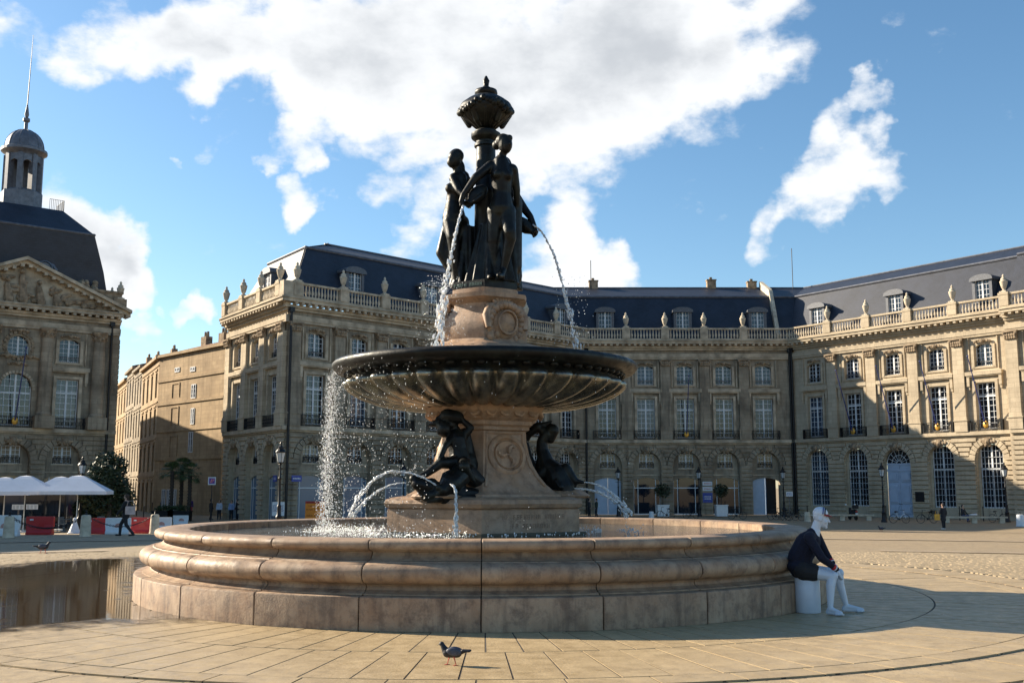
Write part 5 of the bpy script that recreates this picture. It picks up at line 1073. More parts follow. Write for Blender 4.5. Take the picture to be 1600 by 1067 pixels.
# ------- pedestrians
def person(label, px=None, py=None, pos=None, face=0., h=1.7, top=(.02,.02,.025), legs=(.015,.015,.02), walk=.25, hair=(.03,.02,.015), sit=False, group='people in the plaza', coat=.0, skirt=False, shoes=(.02,.02,.02)):
    p = pos or ground(px, py); r = thing('person', label, 'person', p, face, group); k = h/1.7
    Q = {}; 
    if sit: hip = .47; kn = [(.42, -.1, .48), (.42, .1, .48)]; an = [(.46, -.1, .07), (.38, .1, .07)]
    else: hip = .88; kn = [(walk*.55, -.09, .48), (-walk*.15, .09, .47)]; an = [(walk*.6, -.09, .08), (-walk*.9, .09, .10)]
    hp_ = [(0, -.09, hip), (0, .09, hip)]; sh = hip+.53; nk = hip+.60; hd = hip+.74
    sw = walk*.5; el = [(-sw*.5-.02, -.24, hip+.25), (sw*.5, .24, hip+.25)]; wr = [(-sw*.3+.06, -.25, hip+.02), (sw*1.1+.06, .24, hip+.04)]
    if sit: el = [(.1, -.25, hip+.28), (.1, .25, hip+.28)]; wr = [(.32, -.15, hip+.12), (.32, .15, hip+.12)]
    b = MB(Matrix.Scale(k, 4)); b.ell((.02, 0, hd+.02), (.095, .078, .12), 10, 8); b.cap((.02, 0, hd-.08), (0, 0, nk-.02), .05, .058); b.ell((.11, 0, hd), (.02, .015, .025), 6, 5)
    def limb(m, i, x=0): m.cap(hp_[i], kn[i], .088+x, .062+x, 8); m.cap(kn[i], an[i], .06+x, .042+x, 8)
    for i in (0, 1): limb(b, i); b.cap(an[i], (an[i][0]+.15, an[i][1], .035), .042, .035, 8); b.cap((0, (-1, 1)[i]*.18, sh), el[i], .05, .042, 8); b.cap(el[i], wr[i], .04, .03, 8); b.cap(wr[i], (wr[i][0]+.02, wr[i][1], wr[i][2]-.1), .032, .025, 8)
    b.cap((0, 0, nk-.08), (0, 0, hip+.1), .12, .12, 8); b.cap((0, -.15, sh), (0, .15, sh), .06, .06, 8)
    obj('body', remeshed(b, .022, 2, 'body', M_SKIN), r)
    t = MB(Matrix.Scale(k, 4)); t.cap((0, -.14, sh-.02), (0, .14, sh-.02), .085, .085, 8); t.cap((-.01, 0, sh-.08), (0, 0, hip+.12), .155, .15, 8); t.cap((0, -.06, hip+.08-coat), (0, .06, hip+.08-coat), .14, .14, 8); t.cap((0, 0, hip+.1), (0, 0, hip+.1-coat), .15, .17, 8)
    for i in (0, 1): t.cap((0, (-1, 1)[i]*.18, sh), el[i], .07, .06, 8); t.cap(el[i], wr[i], .06, .048, 8)
    obj('jacket', remeshed(t, .022, 2, 'jacket', clothes('cloth', top)), r)
    t = MB(Matrix.Scale(k, 4)); [limb(t, i, .016) for i in (0, 1)]; t.cap((0, -.07, hip), (0, .07, hip), .115, .115, 8)
    obj('trousers', remeshed(t, .022, 2, 'trousers', clothes('trouser_cloth', legs)), r)
    t = MB(Matrix.Scale(k, 4)); t.ell((-.015, 0, hd+.05), (.105, .09, .105), 10, 8); t.ell((-.06, 0, hd-.03), (.05, .075, .09), 8, 6); t.build('hair', clothes('hair', hair), r, smooth=True)
    for i in (0, 1):
        t = MB(Matrix.Scale(k, 4)); t.cap((an[i][0]-.03, an[i][1], an[i][2]-.035), (an[i][0]+.16, an[i][1], .04), .048, .038, 8); t.build('shoe', clothes('shoe_leather', shoes), r, smooth=True)
    return r
pw = person('person in black walking left past the red barriers with a pale shoulder bag', 195, 837, face=pi, h=1.78, top=(.012,.012,.014), walk=.42, coat=.12, hair=(.05,.03,.02))
m = MB(); m.box(-.22, .2, -.06, .06, 0, .34); m.box(-.2, .18, -.065, .065, .3, .36); m.tube([(-.18, 0, .34), (-.12, 0, .6), (.1, 0, .6), (.16, 0, .34)], .012, 6)
o = m.build('shoulder_bag', plain('pale_leather', (.55,.40,.36), .6)); o.location = pw.location+Vector((.28, -.22, .95)); tag(o, 'pale pink bag carried by the person in black', 'bag')
ww = person('person in black standing with her back turned on the right of the plaza', 1475, 827, face=pi/2+.3, h=1.68, walk=.06, coat=.3, hair=(.04,.03,.03), shoes=(.6,.6,.6))
m = MB(); m.box(-.16, .16, -.07, .07, 0, .4); m.tube([(-.1, 0, .4), (-.06, 0, .62), (.06, 0, .62), (.1, 0, .4)], .012, 6); o = m.build('handbag', plain('yellow_leather', (.62,.32,.03), .5)); o.location = ww.location+Vector((-.42, 0, .62)); tag(o, 'yellow bag hanging from the standing person in black', 'bag')
# ------- more people (background)
for lab, px, py, kw in (
  ('person in a bright blue jacket walking away up the side street', 216, 797, dict(face=pi/2, h=1.75, top=(.02,.06,.5), walk=.3)),
  ('person in grey beside the blue jacket in the side street', 207, 795, dict(face=pi/2, h=1.7, top=(.12,.12,.12), walk=.2)),
  ('person in a cream top far up the side street', 216, 783, dict(face=pi/2, h=1.72, top=(.6,.52,.4), walk=.2)),
  ('person in dark coat walking down the middle of the side street', 243, 793, dict(face=-pi/2, h=1.75, walk=.3, coat=.2)),
  ('person in black near the palm planter', 263, 792, dict(face=-pi/2+.5, h=1.7, walk=.25)),
  ('person in purple top and red trousers by the thin posts', 297, 806, dict(face=pi/2, h=1.72, top=(.04,.02,.12), legs=(.2,.03,.06), walk=.15)),
  ('person in dark clothes behind the one in red trousers', 311, 797, dict(face=pi, h=1.7, walk=.3)),
  ('person in black in front of the palace corner', 329, 812, dict(face=0, h=1.75, walk=.1, coat=.2)),
  ('person in white shirt carrying an orange bag at the palace corner', 342, 812, dict(face=-pi/2, h=1.68, top=(.5,.55,.65), walk=.1)),
  ('person in pale blue near the wing end wall', 361, 812, dict(face=-pi/2, h=1.65, top=(.25,.32,.5), walk=.1)),
  ('person in black beside the one in pale blue', 370, 812, dict(face=pi, h=1.72, walk=.1)),
  ('person in dark coat left of the orange board', 457, 813, dict(face=-pi/2, h=1.7, walk=.05, coat=.2)),
  ('person in black left of the pale door behind the basin', 921, 808, dict(face=0, h=1.7, walk=.1)),
  ('person in dark green next to the pale door behind the basin', 932, 808, dict(face=pi, h=1.72, walk=.1, top=(.02,.035,.025)))):
    person(lab, px, py, **kw)
# ------------------------------------------------------------------ street lamps
def lamp():
    r = thing('street_lamp', '', 'street lamp', group='lantern street lamps')
    m = MB(); m.lathe([(.24, 0), (.24, .12), (.18, .2), (.16, .7), (.19, .76), (.12, .86), (.1, 1.3), (.12, 1.34), (.075, 1.42), (.06, 2.8), (.085, 2.85), (.05, 2.95), (.045, 3.55), (.09, 3.6), (.05, 3.68)], 14); o = m.build('post', M_IRON, r); shade(o.data, 40)
    m = MB(); m.box(-.28, .28, -.02, .02, 3.3, 3.33); m.build('ladder_bar', M_IRON, r)
    m = MB(); m.lathe([(.15, 3.7), (.26, 4.25)], 6, cap=False); m.build('lantern_glass', M_LAMPGLASS, r)
    m = MB()
    for q in range(6): a_ = pi/3*q; m.tube([(.155*cos(a_), .155*sin(a_), 3.69), (.265*cos(a_), .265*sin(a_), 4.26)], .014, 4)
    m.lathe([(.12, 3.66), (.17, 3.69), (.17, 3.72)], 6); m.lathe([(.28, 4.24), (.3, 4.28), (.2, 4.42), (.15, 4.45), (.15, 4.52), (.17, 4.54), (.06, 4.62), (.05, 4.7), (.07, 4.74), (.02, 4.84)], 12); m.build('lantern_cap', M_IRON, r); return r
M_LAMPGLASS = plain('lantern_glass', (.45,.48,.5), .2, 0, .1)
L0 = lamp(); first = True
for px, ytop, lab in ((127, 713, 'black lantern lamp post behind the café parasols'), (437, 690, 'tall black lantern post at the corner of the shaded wing'), (630, 722, 'lantern post seen through the spray left of the fountain pedestal'), (966, 732, 'lantern post in front of the pale door on the back range'), (1092, 731, 'lantern post in front of the middle shop window'), (1224, 730, 'lantern post by the open gate near the palace corner'), (1379, 722, 'lantern post left of the tall pale blue door'), (1571, 722, 'pale-lit lantern post at the right picture edge')):
    # stands where a 4.84 m post reaches the seen top
    Y = 60.
    for _ in range(60):
        g_ = gpt(px, Y); t = tan(atan((533.5-ytop)/F)+PITCH); Y = .5*Y+.5*(g_.z+4.84-CAMZ)/t
    Y = min(Y, 104); p = gpt(px, Y)
    if first: L0.location = p; L0['label'] = lab; first = False
    else: dup(L0, p, random.uniform(0, 1), lab)
# white notice on the corner lamp; illegible print is left as grey lines
def scribble(parent, w, z0, z1, n, mat, y=-.024, x0=0, name='print_lines'):
    m = MB(); st = (z1-z0)/n
    for k in range(n):
        x = -w/2
        while x < w/2-.04: l = random.uniform(.04, .16); m.box(x0+x, x0+min(x+l, w/2), y-.002, y, z0+k*st+st*.25, z0+k*st+st*.7); x += l+.03
    return m.build(name, mat, parent)
p = gpt(437, 77.5); r = thing('notice_sign', 'white two-panel notice on the corner lamp post', 'notice', p+Vector((0, -.25, .75)))
for x in (-.25, .25): m = MB(); m.box(x-.2, x+.2, -.02, .02, 0, 1.0); m.build('panel', M_WPL, r); scribble(r, .3, .3, .8, 6, M_POLE, x0=x)
# ------------------------------------------------------------------ café parasols
def parasol(label, px, Y, W_, z0=2.55):
    p = gpt(px, Y); r = thing('parasol', label, 'parasol', p, .25, 'white café parasols'); h = W_/2; m = MB(); n = 6
    prof = [(0, .95), (.18, .9), (.35, .72), (.7, .33), (1.0, 0)]; vs = []
    for t, z in prof[1:]:
        for i in range(4):
            a_, b_ = [(-1,-1),(1,-1),(1,1),(-1,1)][i], [(-1,-1),(1,-1),(1,1),(-1,1)][(i+1) % 4]
            for k in range(n): u = k/n; vs.append(((a_[0]+(b_[0]-a_[0])*u)*h*t, (a_[1]+(b_[1]-a_[1])*u)*h*t, z0+z-.1*sin(pi*u)*t*0))
    vs.append((0, 0, z0+.95)); N4 = 4*n; fs = [(j*N4+i, (j+1)*N4+i, (j+1)*N4+(i+1) % N4, j*N4+(i+1) % N4) for j in range(3) for i in range(N4)]+[(len(vs)-1, i, (i+1) % N4) for i in range(N4)]
    b0 = 3*N4; vs += [(vs[b0+i][0], vs[b0+i][1], z0-.2) for i in range(N4)]; b1 = len(vs)-N4; fs += [(b0+i, b1+i, b1+(i+1) % N4, b0+(i+1) % N4) for i in range(N4)]
    m.add(vs, fs); m.build('canopy', M_CANVAS, r)
    m = MB(); m.lathe([(.38, 0), (.38, .08), (.05, .12), (.032, .2), (.03, z0+.9)], 10); m.build('pole', M_WPL, r)
    m = MB()
    for sx in (-1, 1):
        for sy in (-1, 1): m.tube([(0, 0, z0+.3), (sx*h*.95, sy*h*.95, z0+.02)], .015, 5)
    m.build('rib', M_IRON, r); return r
M_CANVAS = plain('white_canvas', (.62,.64,.70), .8, 0, .06, 2)
parasol('white café parasol at the left picture edge', 8, 68, 3.4, 2.5); parasol('second white parasol from the left, nearest the barriers', 40, 64.5, 3.5, 2.45); parasol('white parasol half hidden behind the rightmost one', 95, 69.5, 3.4, 2.55); parasol('rightmost white café parasol beside the dark tree', 122, 64.5, 3.7, 2.42)
# guessed glazed veranda, added to make the area behind the parasols dark
vr = thing('added_cafe_veranda', 'dark glazed café veranda added to darken the area behind the white parasols', 'veranda', gpt(62, 73.5), .35)
m = MB(); m.box(-6.2, 4.6, -.05, 3.6, 2.75, 2.95); m.build('roof', M_IRON, vr)
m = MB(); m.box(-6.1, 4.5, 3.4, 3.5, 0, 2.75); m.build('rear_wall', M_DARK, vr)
for k in range(9):
    x = -6.1+k*1.3; m = MB(); m.box(x-.05, x+.05, 0, .1, 0, 2.75); m.build('mullion', M_IRON, vr)
    if k < 8: m = MB(); m.box(x+.05, x+1.25, .04, .06, .3, 2.7); m.build('pane', M_GLASS, vr); m = MB(); m.box(x+.05, x+1.25, .02, .08, 0, .3); m.build('kick_panel', M_IRON, vr)
# café terrace furniture
def cafe_chair():
    r = thing('cafe_chair', '', 'chair', group='café terrace chairs'); m = MB(); m.box(-.21, .21, -.2, .2, .44, .47); m.build('seat', M_CHAIR, r); m = MB()
    for i in range(5): m.box(-.2+.4*i/4-.02, -.2+.4*i/4+.02, .19, .22, .47, .85)
    m.box(-.22, .22, .185, .225, .82, .88); m.build('backrest', M_CHAIR, r)
    for sx in (-1, 1):
        for sy in (-1, 1): m = MB(); m.tube([(sx*.19, sy*.18, .45), (sx*.21, sy*.21, 0)], .016, 5); m.build('leg', M_CHAIR, r)
    return r
M_CHAIR = plain('grey_blue_metal', (.09,.12,.15), .5)
C0 = cafe_chair(); ch = [(108, 66), (102, 64.8), (160, 66), (165, 64.5), (70, 66), (85, 67.5), (30, 66.5), (20, 65), (50, 67)]
labs = ['café chair under the rightmost parasol', 'café chair just left of the rightmost parasol pole', 'grey café chair at the foot of the dark tree', 'rightmost café chair of the terrace', 'café chair behind the first red barrier', 'café chair right of the first red barrier', 'café chair under the second parasol', 'leftmost café chair under the parasols', 'café chair beside the second parasol pole']
for i, (px, Y) in enumerate(ch):
    p = gpt(px, Y); rz = random.uniform(-2, 2)
    if i == 0: C0.location = p; C0.rotation_euler.z = rz; C0['label'] = labs[0]
    else: dup(C0, p, rz, labs[i])
T0 = None
for px, Y, lab in ((104, 65.6, 'round café table under the rightmost parasol'), (155, 65.2, 'café table beside the dark tree'), (78, 66.8, 'café table behind the red barrier'), (26, 65.8, 'café table at the left edge')):
    p = gpt(px, Y)
    if T0 is None:
        T0 = thing('cafe_table', lab, 'table', p, 0, 'café terrace tables'); m = MB(); m.lathe([(0, .72), (.35, .72), (.36, .74), (.35, .755), (0, .755)], 20); m.build('tabletop', M_CHAIR, T0); m = MB(); m.lathe([(.22, 0), (.22, .03), (.03, .06), (.03, .72)], 12); m.build('leg', M_CHAIR, T0)
    else: dup(T0, p, 0, lab)
for px, lab in ((30, 'left white menu board on the terrace rail'), (52, 'right white menu board on the terrace rail')):
    p = gpt(px, 63.5); r = thing('menu_board', lab, 'menu board', p); m = MB(); m.box(-.35, .35, -.02, .02, 1.35, 1.65); m.build('panel', M_WPL, r); m = MB(); m.tube([(0, .03, 0), (0, .03, 1.6)], .02, 6); m.box(-.2, .2, -.15, .2, 0, .02); m.build('stand', M_IRON, r)
    m = MB()
    for c in range(3):
        for q in range(6): m.box(-.3+.22*c, -.3+.22*c+.14, -.024, -.021, 1.39+q*.038, 1.40+q*.038)
    m.build('menu_lines', M_IRON, r)
# ------------------------------------------------------------------ barriers, bollards, chain
def barrier(label, px, py, col, rz=0., s=1.):
    p = ground(px, py); r = thing('traffic_barrier', label, 'barrier', p, rz, 'water-filled plastic barriers'); W_, H_ = .62*s, .80*s
    m = MB(); pr = [(-.22, 0), (-.22, .1), (-.14, .2), (-.08, H_*.55), (-.07, H_), (.07, H_), (.08, H_*.55), (.14, .2), (.22, .1), (.22, 0)]
    xs = [(-W_*.88, 0), (-W_, .15), (-W_, .85), (-W_*.93, 1), (W_*.93, 1), (W_, .85), (W_, .15), (W_*.88, 0)]
    vs = []; n = len(pr)
    for x, sc in ((-W_, .82), (-W_*.93, 1), (W_*.93, 1), (W_, .82)): vs += [(x*(1 if z > .3 else .93), y*sc, z*(1 if z < .6 else (.97 if abs(x) == W_ else 1))) for y, z in pr]
    m.add(vs, [(i*n+q, i*n+(q+1) % n, (i+1)*n+(q+1) % n, (i+1)*n+q) for i in range(3) for q in range(n)]+[tuple(range(n)), tuple(3*n+q for q in range(n))[::-1]]); m.build('shell', col, r)
    m = MB(); m.lathe([(.2, 0), (.17, -.05), (.1, -.02), (.0, -.02)], 16, Matrix.Translation((.05, -.11, H_*.42)) @ Matrix.Rotation(-pi/2, 4, 'X') @ Matrix.Scale(-1, 4, (0,0,1))); m.build('moulded_disc', M_RED if col is M_RED else M_BLUSH, r)
    m = MB(); m.box(-W_*.7, -W_*.45, -.10, -.085, H_*.78, H_*.86); m.build('sticker', M_WPL, r); return r
M_BLUSH = plain('faded_red_print', (.45,.25,.22), .5)
barrier('white barrier at the left picture edge', 6, 837, M_WPL, 0, 1.25); barrier('red barrier between the first two stone bollards', 62, 835, M_RED, 0, 1.15); barrier('red barrier right of the second stone bollard', 152, 834, M_RED, .1); barrier('white barrier behind the walking person', 184, 834, M_WPL, .05); barrier('red barrier left of the third stone bollard', 222, 833, M_RED, -.15); barrier('white barrier behind the third stone bollard', 251, 829, M_WPL, .1); barrier('small red and white barrier nearest the basin', 282, 820, M_WPL, .3, .9)
def bollard(label, px, py, H_=.95, w=.24, white=False):
    p = ground(px, py); r = thing('stone_bollard', label, 'bollard', p, 0, 'stone bollards'); m = MB(); m.lathe([(w*1.1, 0), (w, .1), (w*.86, H_-.08), (w*.78, H_-.02), (w*.6, H_)], 16); o = m.build('stone', M_WPL if white else M_URN, r); shade(o.data, 40)
    m = MB(); m.lathe([(.05, H_-.01), (.05, H_+.06), (.025, H_+.1), (.045, H_+.16), (0, H_+.2)], 10); m.build('chain_ring', M_IRON, r); return p, H_
bs = [bollard('stone bollard in shade at the left picture edge', 13, 840), bollard('sunlit stone bollard beside the white cone', 133, 838), bollard('stone bollard next to the basin rim', 241, 833), ]
bollard('white stone bollard behind the seated mannequin', 1262, 815, .8, .26); bollard('white stone bollard at the right picture edge', 1595, 822, .85, .3, True); bollard('low white bollard by the shop planter', 1018, 809, .6, .25, True)
for k, ((p, h1_), (q, h2_)) in enumerate(zip(bs, bs[1:])):
    m = MB(); N_ = 46
    for i in range(N_+1):
        t = i/N_; c = p.lerp(q, t)+Vector((0, 0, .95-.62*4*t*(1-t)*.9)); d = (q-p).normalized(); R_ = Matrix.Translation(c) @ Matrix.Rotation(atan2(d.y, d.x), 4, 'Z') @ Matrix.Rotation(pi/2*(i % 2), 4, 'X'); P = [(.075*cos(a_), .035*sin(a_), 0) for a_ in [2*pi*j/8 for j in range(9)]]; m.tube(P, .014, 4, R_)
    o = m.build('chain', M_IRON); tag(o, ('black chain hanging in front of the first red barrier', 'black chain hanging behind the walking person')[k], 'chain')
p = ground(116, 833); m = MB(); m.lathe([(.36, 0), (.36, .04), (.3, .06), (.16, .45), (.1, .6), (.1, .66), (.11, .72), (.09, .8), (.0, .84)], 14); o = m.build('traffic_cone', M_WPL); shade(o.data, 40); o.location = p; tag(o, 'white cone left of the second stone bollard', 'cone')
P0 = None
for k, (px, py) in enumerate(((213, 806), (224, 813), (237, 803), (250, 802), (263, 810), (277, 807), (292, 815), (319, 800), (1262, 812), (1385, 812), (1500, 813), (1537, 814))):
    p = ground(px, py); lab = ['leftmost thin post', 'second thin post', 'third thin post', 'fourth thin post', 'fifth thin post', 'sixth thin post', 'seventh thin post, nearest the basin', 'farthest right thin post'][k]+' in the side street mouth, counted from the left' if k < 8 else ['thin black post beside the white bollard behind the mannequin', 'thin black post by the blue door', 'thin black post behind the standing person in black', 'thin black post at the right bench'][k-8]
    if P0 is None:
        P0 = thing('steel_post', lab, 'post', p, 0, 'thin black posts'); m = MB(); m.lathe([(.05, 0), (.045, .05), (.04, 1.1), (.05, 1.12), (.05, 1.18), (.03, 1.22)], 10); m.build('post', M_IRON, P0)
    else: dup(P0, p, 0, lab)
# ------------------------------------------------------------------ signs
p = gpt(493, 79); r = thing('notice_board', 'orange works notice board with red top by the shaded wing', 'sign', p)
m = MB(); m.box(-.72, .72, -.03, .03, .35, 1.62); m.build('panel', plain('orange_panel', (.75,.22,.01), .5, 0, .05), r); m = MB(); m.box(-.72, .72, -.032, .032, 1.62, 1.78); m.build('top_band', plain('dark_red', (.3,.01,.01), .5), r)
for s in (-1, 1): m = MB(); m.tube([(s*.6, .05, 0), (s*.6, .05, 1.7)], .025, 6); m.box(s*.6-.05, s*.6+.05, -.1, .3, 0, .03); m.build('leg', M_IRON, r)
M_INK = plain('dark_red_ink', (.16,.02,.0), .6)
for zq, wd in ((1.42, (7, 3)), (1.17, (6, 2, 5)), (.72, (6, 8))): worn_letters(wd, r, Matrix.Translation((0, -.034, zq)) @ UP, .135, M_INK)
def wall_sign(label, root_pt, th, w, h, col, txt, tcol, ts):
    o_ = thing('wall_sign', label, 'sign', root_pt, th); m = MB(); m.box(-w/2, w/2, -.03, .0, -h/2, h/2); m.build('panel', col, o_); scribble(o_, w*.75, -h*.22, h*.22, 1 if h < .6 and w > .9 else 2, tcol, -.031); return o_
MW = Matrix.Translation(A) @ Matrix.Rotation(thB, 4, 'Z'); M_SIGNB = plain('blue_enamel', (.02,.05,.3), .35)
wall_sign('small blue street name plate on the shaded wing', MW @ Vector((1.15, -.2, 2.35)), thB, .95, .5, M_SIGNB, '', M_WPL, .15)
wall_sign('small blue street name plate on the wing end wall', Matrix.Translation(far) @ Matrix.Rotation(thS, 4, 'Z') @ Vector((12.5, -.2, 2.35)), thS, .7, .5, M_SIGNB, '', M_WPL, .2)
for (z, lab, col, tx, tcl, h_, ts) in ((2.05, 'upper white shop sign with red lettering beside the right shop', M_WPL, '', M_RED, .42, .2), (1.5, 'lower white shop sign with red lettering beside the right shop', M_WPL, '', M_RED, .42, .2), (.6, 'square dark blue shop sign beside the right shop', M_SIGNB, '', M_WPL, 1.0, .3)):
    wall_sign(lab, BL+Vector((12.6, -.19, z)), 0, 1.0, h_, col, tx, tcl, ts)
p = gpt(331, 83); r = thing('parking_sign', 'square white sign with a violet emblem by the wing end', 'sign', p); m = MB(); m.tube([(0, 0, 0), (0, 0, 3.6)], .035, 8); m.build('post', M_IRON, r); m = MB(); m.box(-.3, .3, -.05, -.03, 3.0, 3.6); m.build('panel', M_WPL, r); m = MB(); m.box(-.23, .23, -.056, -.05, 3.08, 3.52); m.build('emblem_field', plain('violet', (.12,.05,.28), .5), r); m = MB(); m.cap((-.08, -.06, 3.2), (.0, -.06, 3.42), .06, .05, 8); m.cap((.02, -.06, 3.2), (.14, -.06, 3.4), .03, .05, 8); m.build('emblem', plain('rose', (.6,.2,.25), .5), r)
p = gpt(1233, 103); r = thing('street_sign', 'small white sign on a thin pole among the bicycles', 'sign', p); m = MB(); m.tube([(0, 0, 0), (0, 0, 2.3)], .03, 6); m.build('post', M_LEAD, r); m = MB(); m.box(-.32, .32, -.04, -.02, 1.95, 2.4); m.build('panel', M_WPL, r); scribble(r, .5, 2.05, 2.3, 2, M_SIGNB, -.041)
# ------------------------------------------------------------------ planters, palms, trees
def leafcloud(m, c, rad, n, size, seed=0):
    random.seed(seed)
    for k in range(n):
        u = Vector((random.gauss(0, 1), random.gauss(0, 1), random.gauss(0, 1))).normalized(); rr = random.random()**.45; q = Vector(c)+Vector((u.x*rad[0], u.y*rad[1], u.z*rad[2]))*rr
        d = Vector((random.gauss(0, 1), random.gauss(0, 1), random.gauss(0, .6))).normalized(); e = d.cross(Vector((random.gauss(0, 1), random.gauss(0, 1), random.gauss(0, 1)))).normalized(); s = size*random.uniform(.6, 1.4)
        m.add([tuple(q-d*s), tuple(q+e*s*.45), tuple(q+d*s), tuple(q-e*s*.45)], [(0,1,2,3)])
def leafmat(n, c): 
    a = NT(n); g_ = a.n('ShaderNodeNewGeometry'); a.set(Base_Color=a.mix(g_.outputs['Random Per Island'], tuple(x*.5 for x in c), tuple(x*1.6 for x in c)), Roughness=.6); return a.m
M_LEAFD = leafmat('dark_leaf', (.02,.035,.015)); M_LEAF = leafmat('leaf', (.035,.06,.02)); M_PALM = leafmat('palm_leaf', (.05,.085,.03)); M_BARK = plain('bark', (.06,.045,.035), .9, 0, .4, 8, .02, 20)
for px, Y, lab, sz in ((1035, 103, 'clipped bush in a white planter left of the middle shop', 1.0), (1126, 103, 'clipped bush in a white planter right of the middle shop', .9)):
    p = gpt(px, Y); r = thing('potted_bush', lab, 'plant', p, 0, 'bushes in white planters'); m = MB(); m.box(-.55, .55, -.5, .5, .05, 1.15); m.box(-.6, .6, -.55, .55, 1.05, 1.15); m.build('planter', M_WPL, r); m = MB(); m.tube([(0, 0, 1.1), (.03, 0, 1.7), (0, 0, 2.1)], [.06, .05, .04], 6); m.build('trunk', M_BARK, r)
    m = MB(); leafcloud(m, (0, 0, 2.5), (.85*sz, .8, .75*sz), 900, .1, px); m.build('crown', M_LEAFD, r)
for px, Y, lab, h_ in ((268, 92, 'left palm of the group before the tan house', 4.2), (283, 93.5, 'tallest middle palm before the tan house', 4.6), (296, 92, 'right palm of the group before the tan house', 4.1)):
    p = gpt(px, Y); r = thing('palm_tree', lab, 'palm', p, 0, 'palms in the side street'); random.seed(px); m = MB(); m.tube([(0, 0, 0), (.05, 0, h_*.5), (0, .03, h_)], [.18, .15, .17], 9)
    for q in range(14): m.lathe([(.17, 0), (.21, .05), (.17, .12)], 8, Matrix.Translation((.03, 0, .3+q*(h_-.4)/14)))
    m.build('trunk', M_BARK, r); m = MB()
    for q in range(34):
        az = random.uniform(0, 2*pi); el_ = random.uniform(-.7, 1.2); d = Vector((cos(az)*cos(el_), sin(az)*cos(el_), sin(el_))); s_ = Vector((0, 0, h_)); stem = [s_+d*t+Vector((0, 0, -.25*t*t)) for t in (0, .35, .7)]; m.tube(stem, .014, 4); hub = stem[-1]
        sd2 = d.cross(Vector((0, 0, 1))).normalized(); up2 = sd2.cross(d)
        for k in range(11):
            a_ = (k-5)*.26; dd2 = (d*cos(a_)+sd2*sin(a_)).normalized(); L_ = .62*(1-.03*abs(k-5)); w2 = dd2.cross(up2).normalized()*.035; tip = hub+dd2*L_+Vector((0, 0, -.16)); md = hub+dd2*L_*.55; m.add([tuple(hub), tuple(md+w2), tuple(tip), tuple(md-w2)], [(0,1,2,3)])
    m.build('crown', M_PALM, r)
for k, (px, lab) in enumerate(((258, 'dark planter box left of the palms'), (283, 'dark planter box under the palms'))):
    p = gpt(px, 90); r = thing('planter_box', lab, 'planter', p); m = MB(); m.box(-.9, .9, -.45, .45, 0, .85); m.box(-.95, .95, -.5, .5, .75, .85); m.build('box', M_IRON, r); m = MB(); leafcloud(m, (0, 0, 1.05), (.85, .4, .3), 350, .1, k); m.build('foliage', M_LEAF, r)
def tree(label, px, Y, h_, cr, seed, mat=None, n=5200, sz=.13):
    p = gpt(px, Y); r = thing('tree', label, 'tree', p); random.seed(seed); m = MB(); m.tube([(0, 0, 0), (.05, 0, h_*.35), (0, .05, h_*.7)], [.22, .16, .06], 9)
    for q in range(7): az = random.uniform(0, 6.3); z_ = h_*random.uniform(.25, .6); e_ = Vector((cos(az)*cr[0]*.7, sin(az)*cr[1]*.7, z_+h_*.2)); m.tube([(0, 0, z_), tuple(Vector((0, 0, z_)).lerp(e_, .6)+Vector((0, 0, .2))), tuple(e_)], [.08, .05, .02], 6)
    m.build('trunk', M_BARK, r); m = MB()
    for q in range(16):
        u = Vector((random.uniform(-1, 1), random.uniform(-1, 1), random.uniform(-1, 1))); c_ = Vector((u.x*cr[0]*.65, u.y*cr[1]*.65, h_*.55+u.z*cr[2]*.65)); leafcloud(m, c_, (cr[0]*.42, cr[1]*.42, cr[2]*.36), n//16, sz, seed*100+q)
    m.build('crown', mat or M_LEAFD, r); return r
tree('dark bushy evergreen at the right end of the café terrace', 172, 70, 5.2, (1.7, 1.6, 2.6), 3, n=8000); tree('dark evergreen behind the parasols against the pavilion', 148, 74, 3.9, (1.5, 1.4, 1.9), 9, n=6000)
# ------------------------------------------------------------------ benches, bicycles, motor scooter
def bench(label, px, py, L_, rz):
    p = ground(px, py); r = thing('stone_bench', label, 'bench', p, rz, 'long stone benches'); m = MB(); m.box(-L_/2, L_/2, -.24, .24, .4, .52); m.build('seat', M_URN, r)
    for x in (-.42, 0, .42): m = MB(); m.box(x*L_-.2, x*L_+.2, -.18, .18, 0, .4); m.build('leg', M_URN, r)
bench('long stone bench behind the mannequin below the arched windows', 1316, 813, 5.2, -.15); bench('long stone bench at right where a person sits', 1522, 817, 5.0, -.12)
bp = ground(1506, 816); person('seated person in black on the right stone bench', pos=bp+Vector((0, .1, .06)), face=-pi/2+.6, h=1.7, sit=True, legs=(.05,.07,.15)); m = MB(); m.ell((0, 0, .09), (.35, .16, .09), 10, 6); m.ell((.2, .02, .13), (.15, .1, .07), 8, 5); o = m.build('folded_jacket', M_WPL); o.location = bp+Vector((.85, .1, .52)); tag(o, 'pale folded jacket lying on the right stone bench', 'clothing')
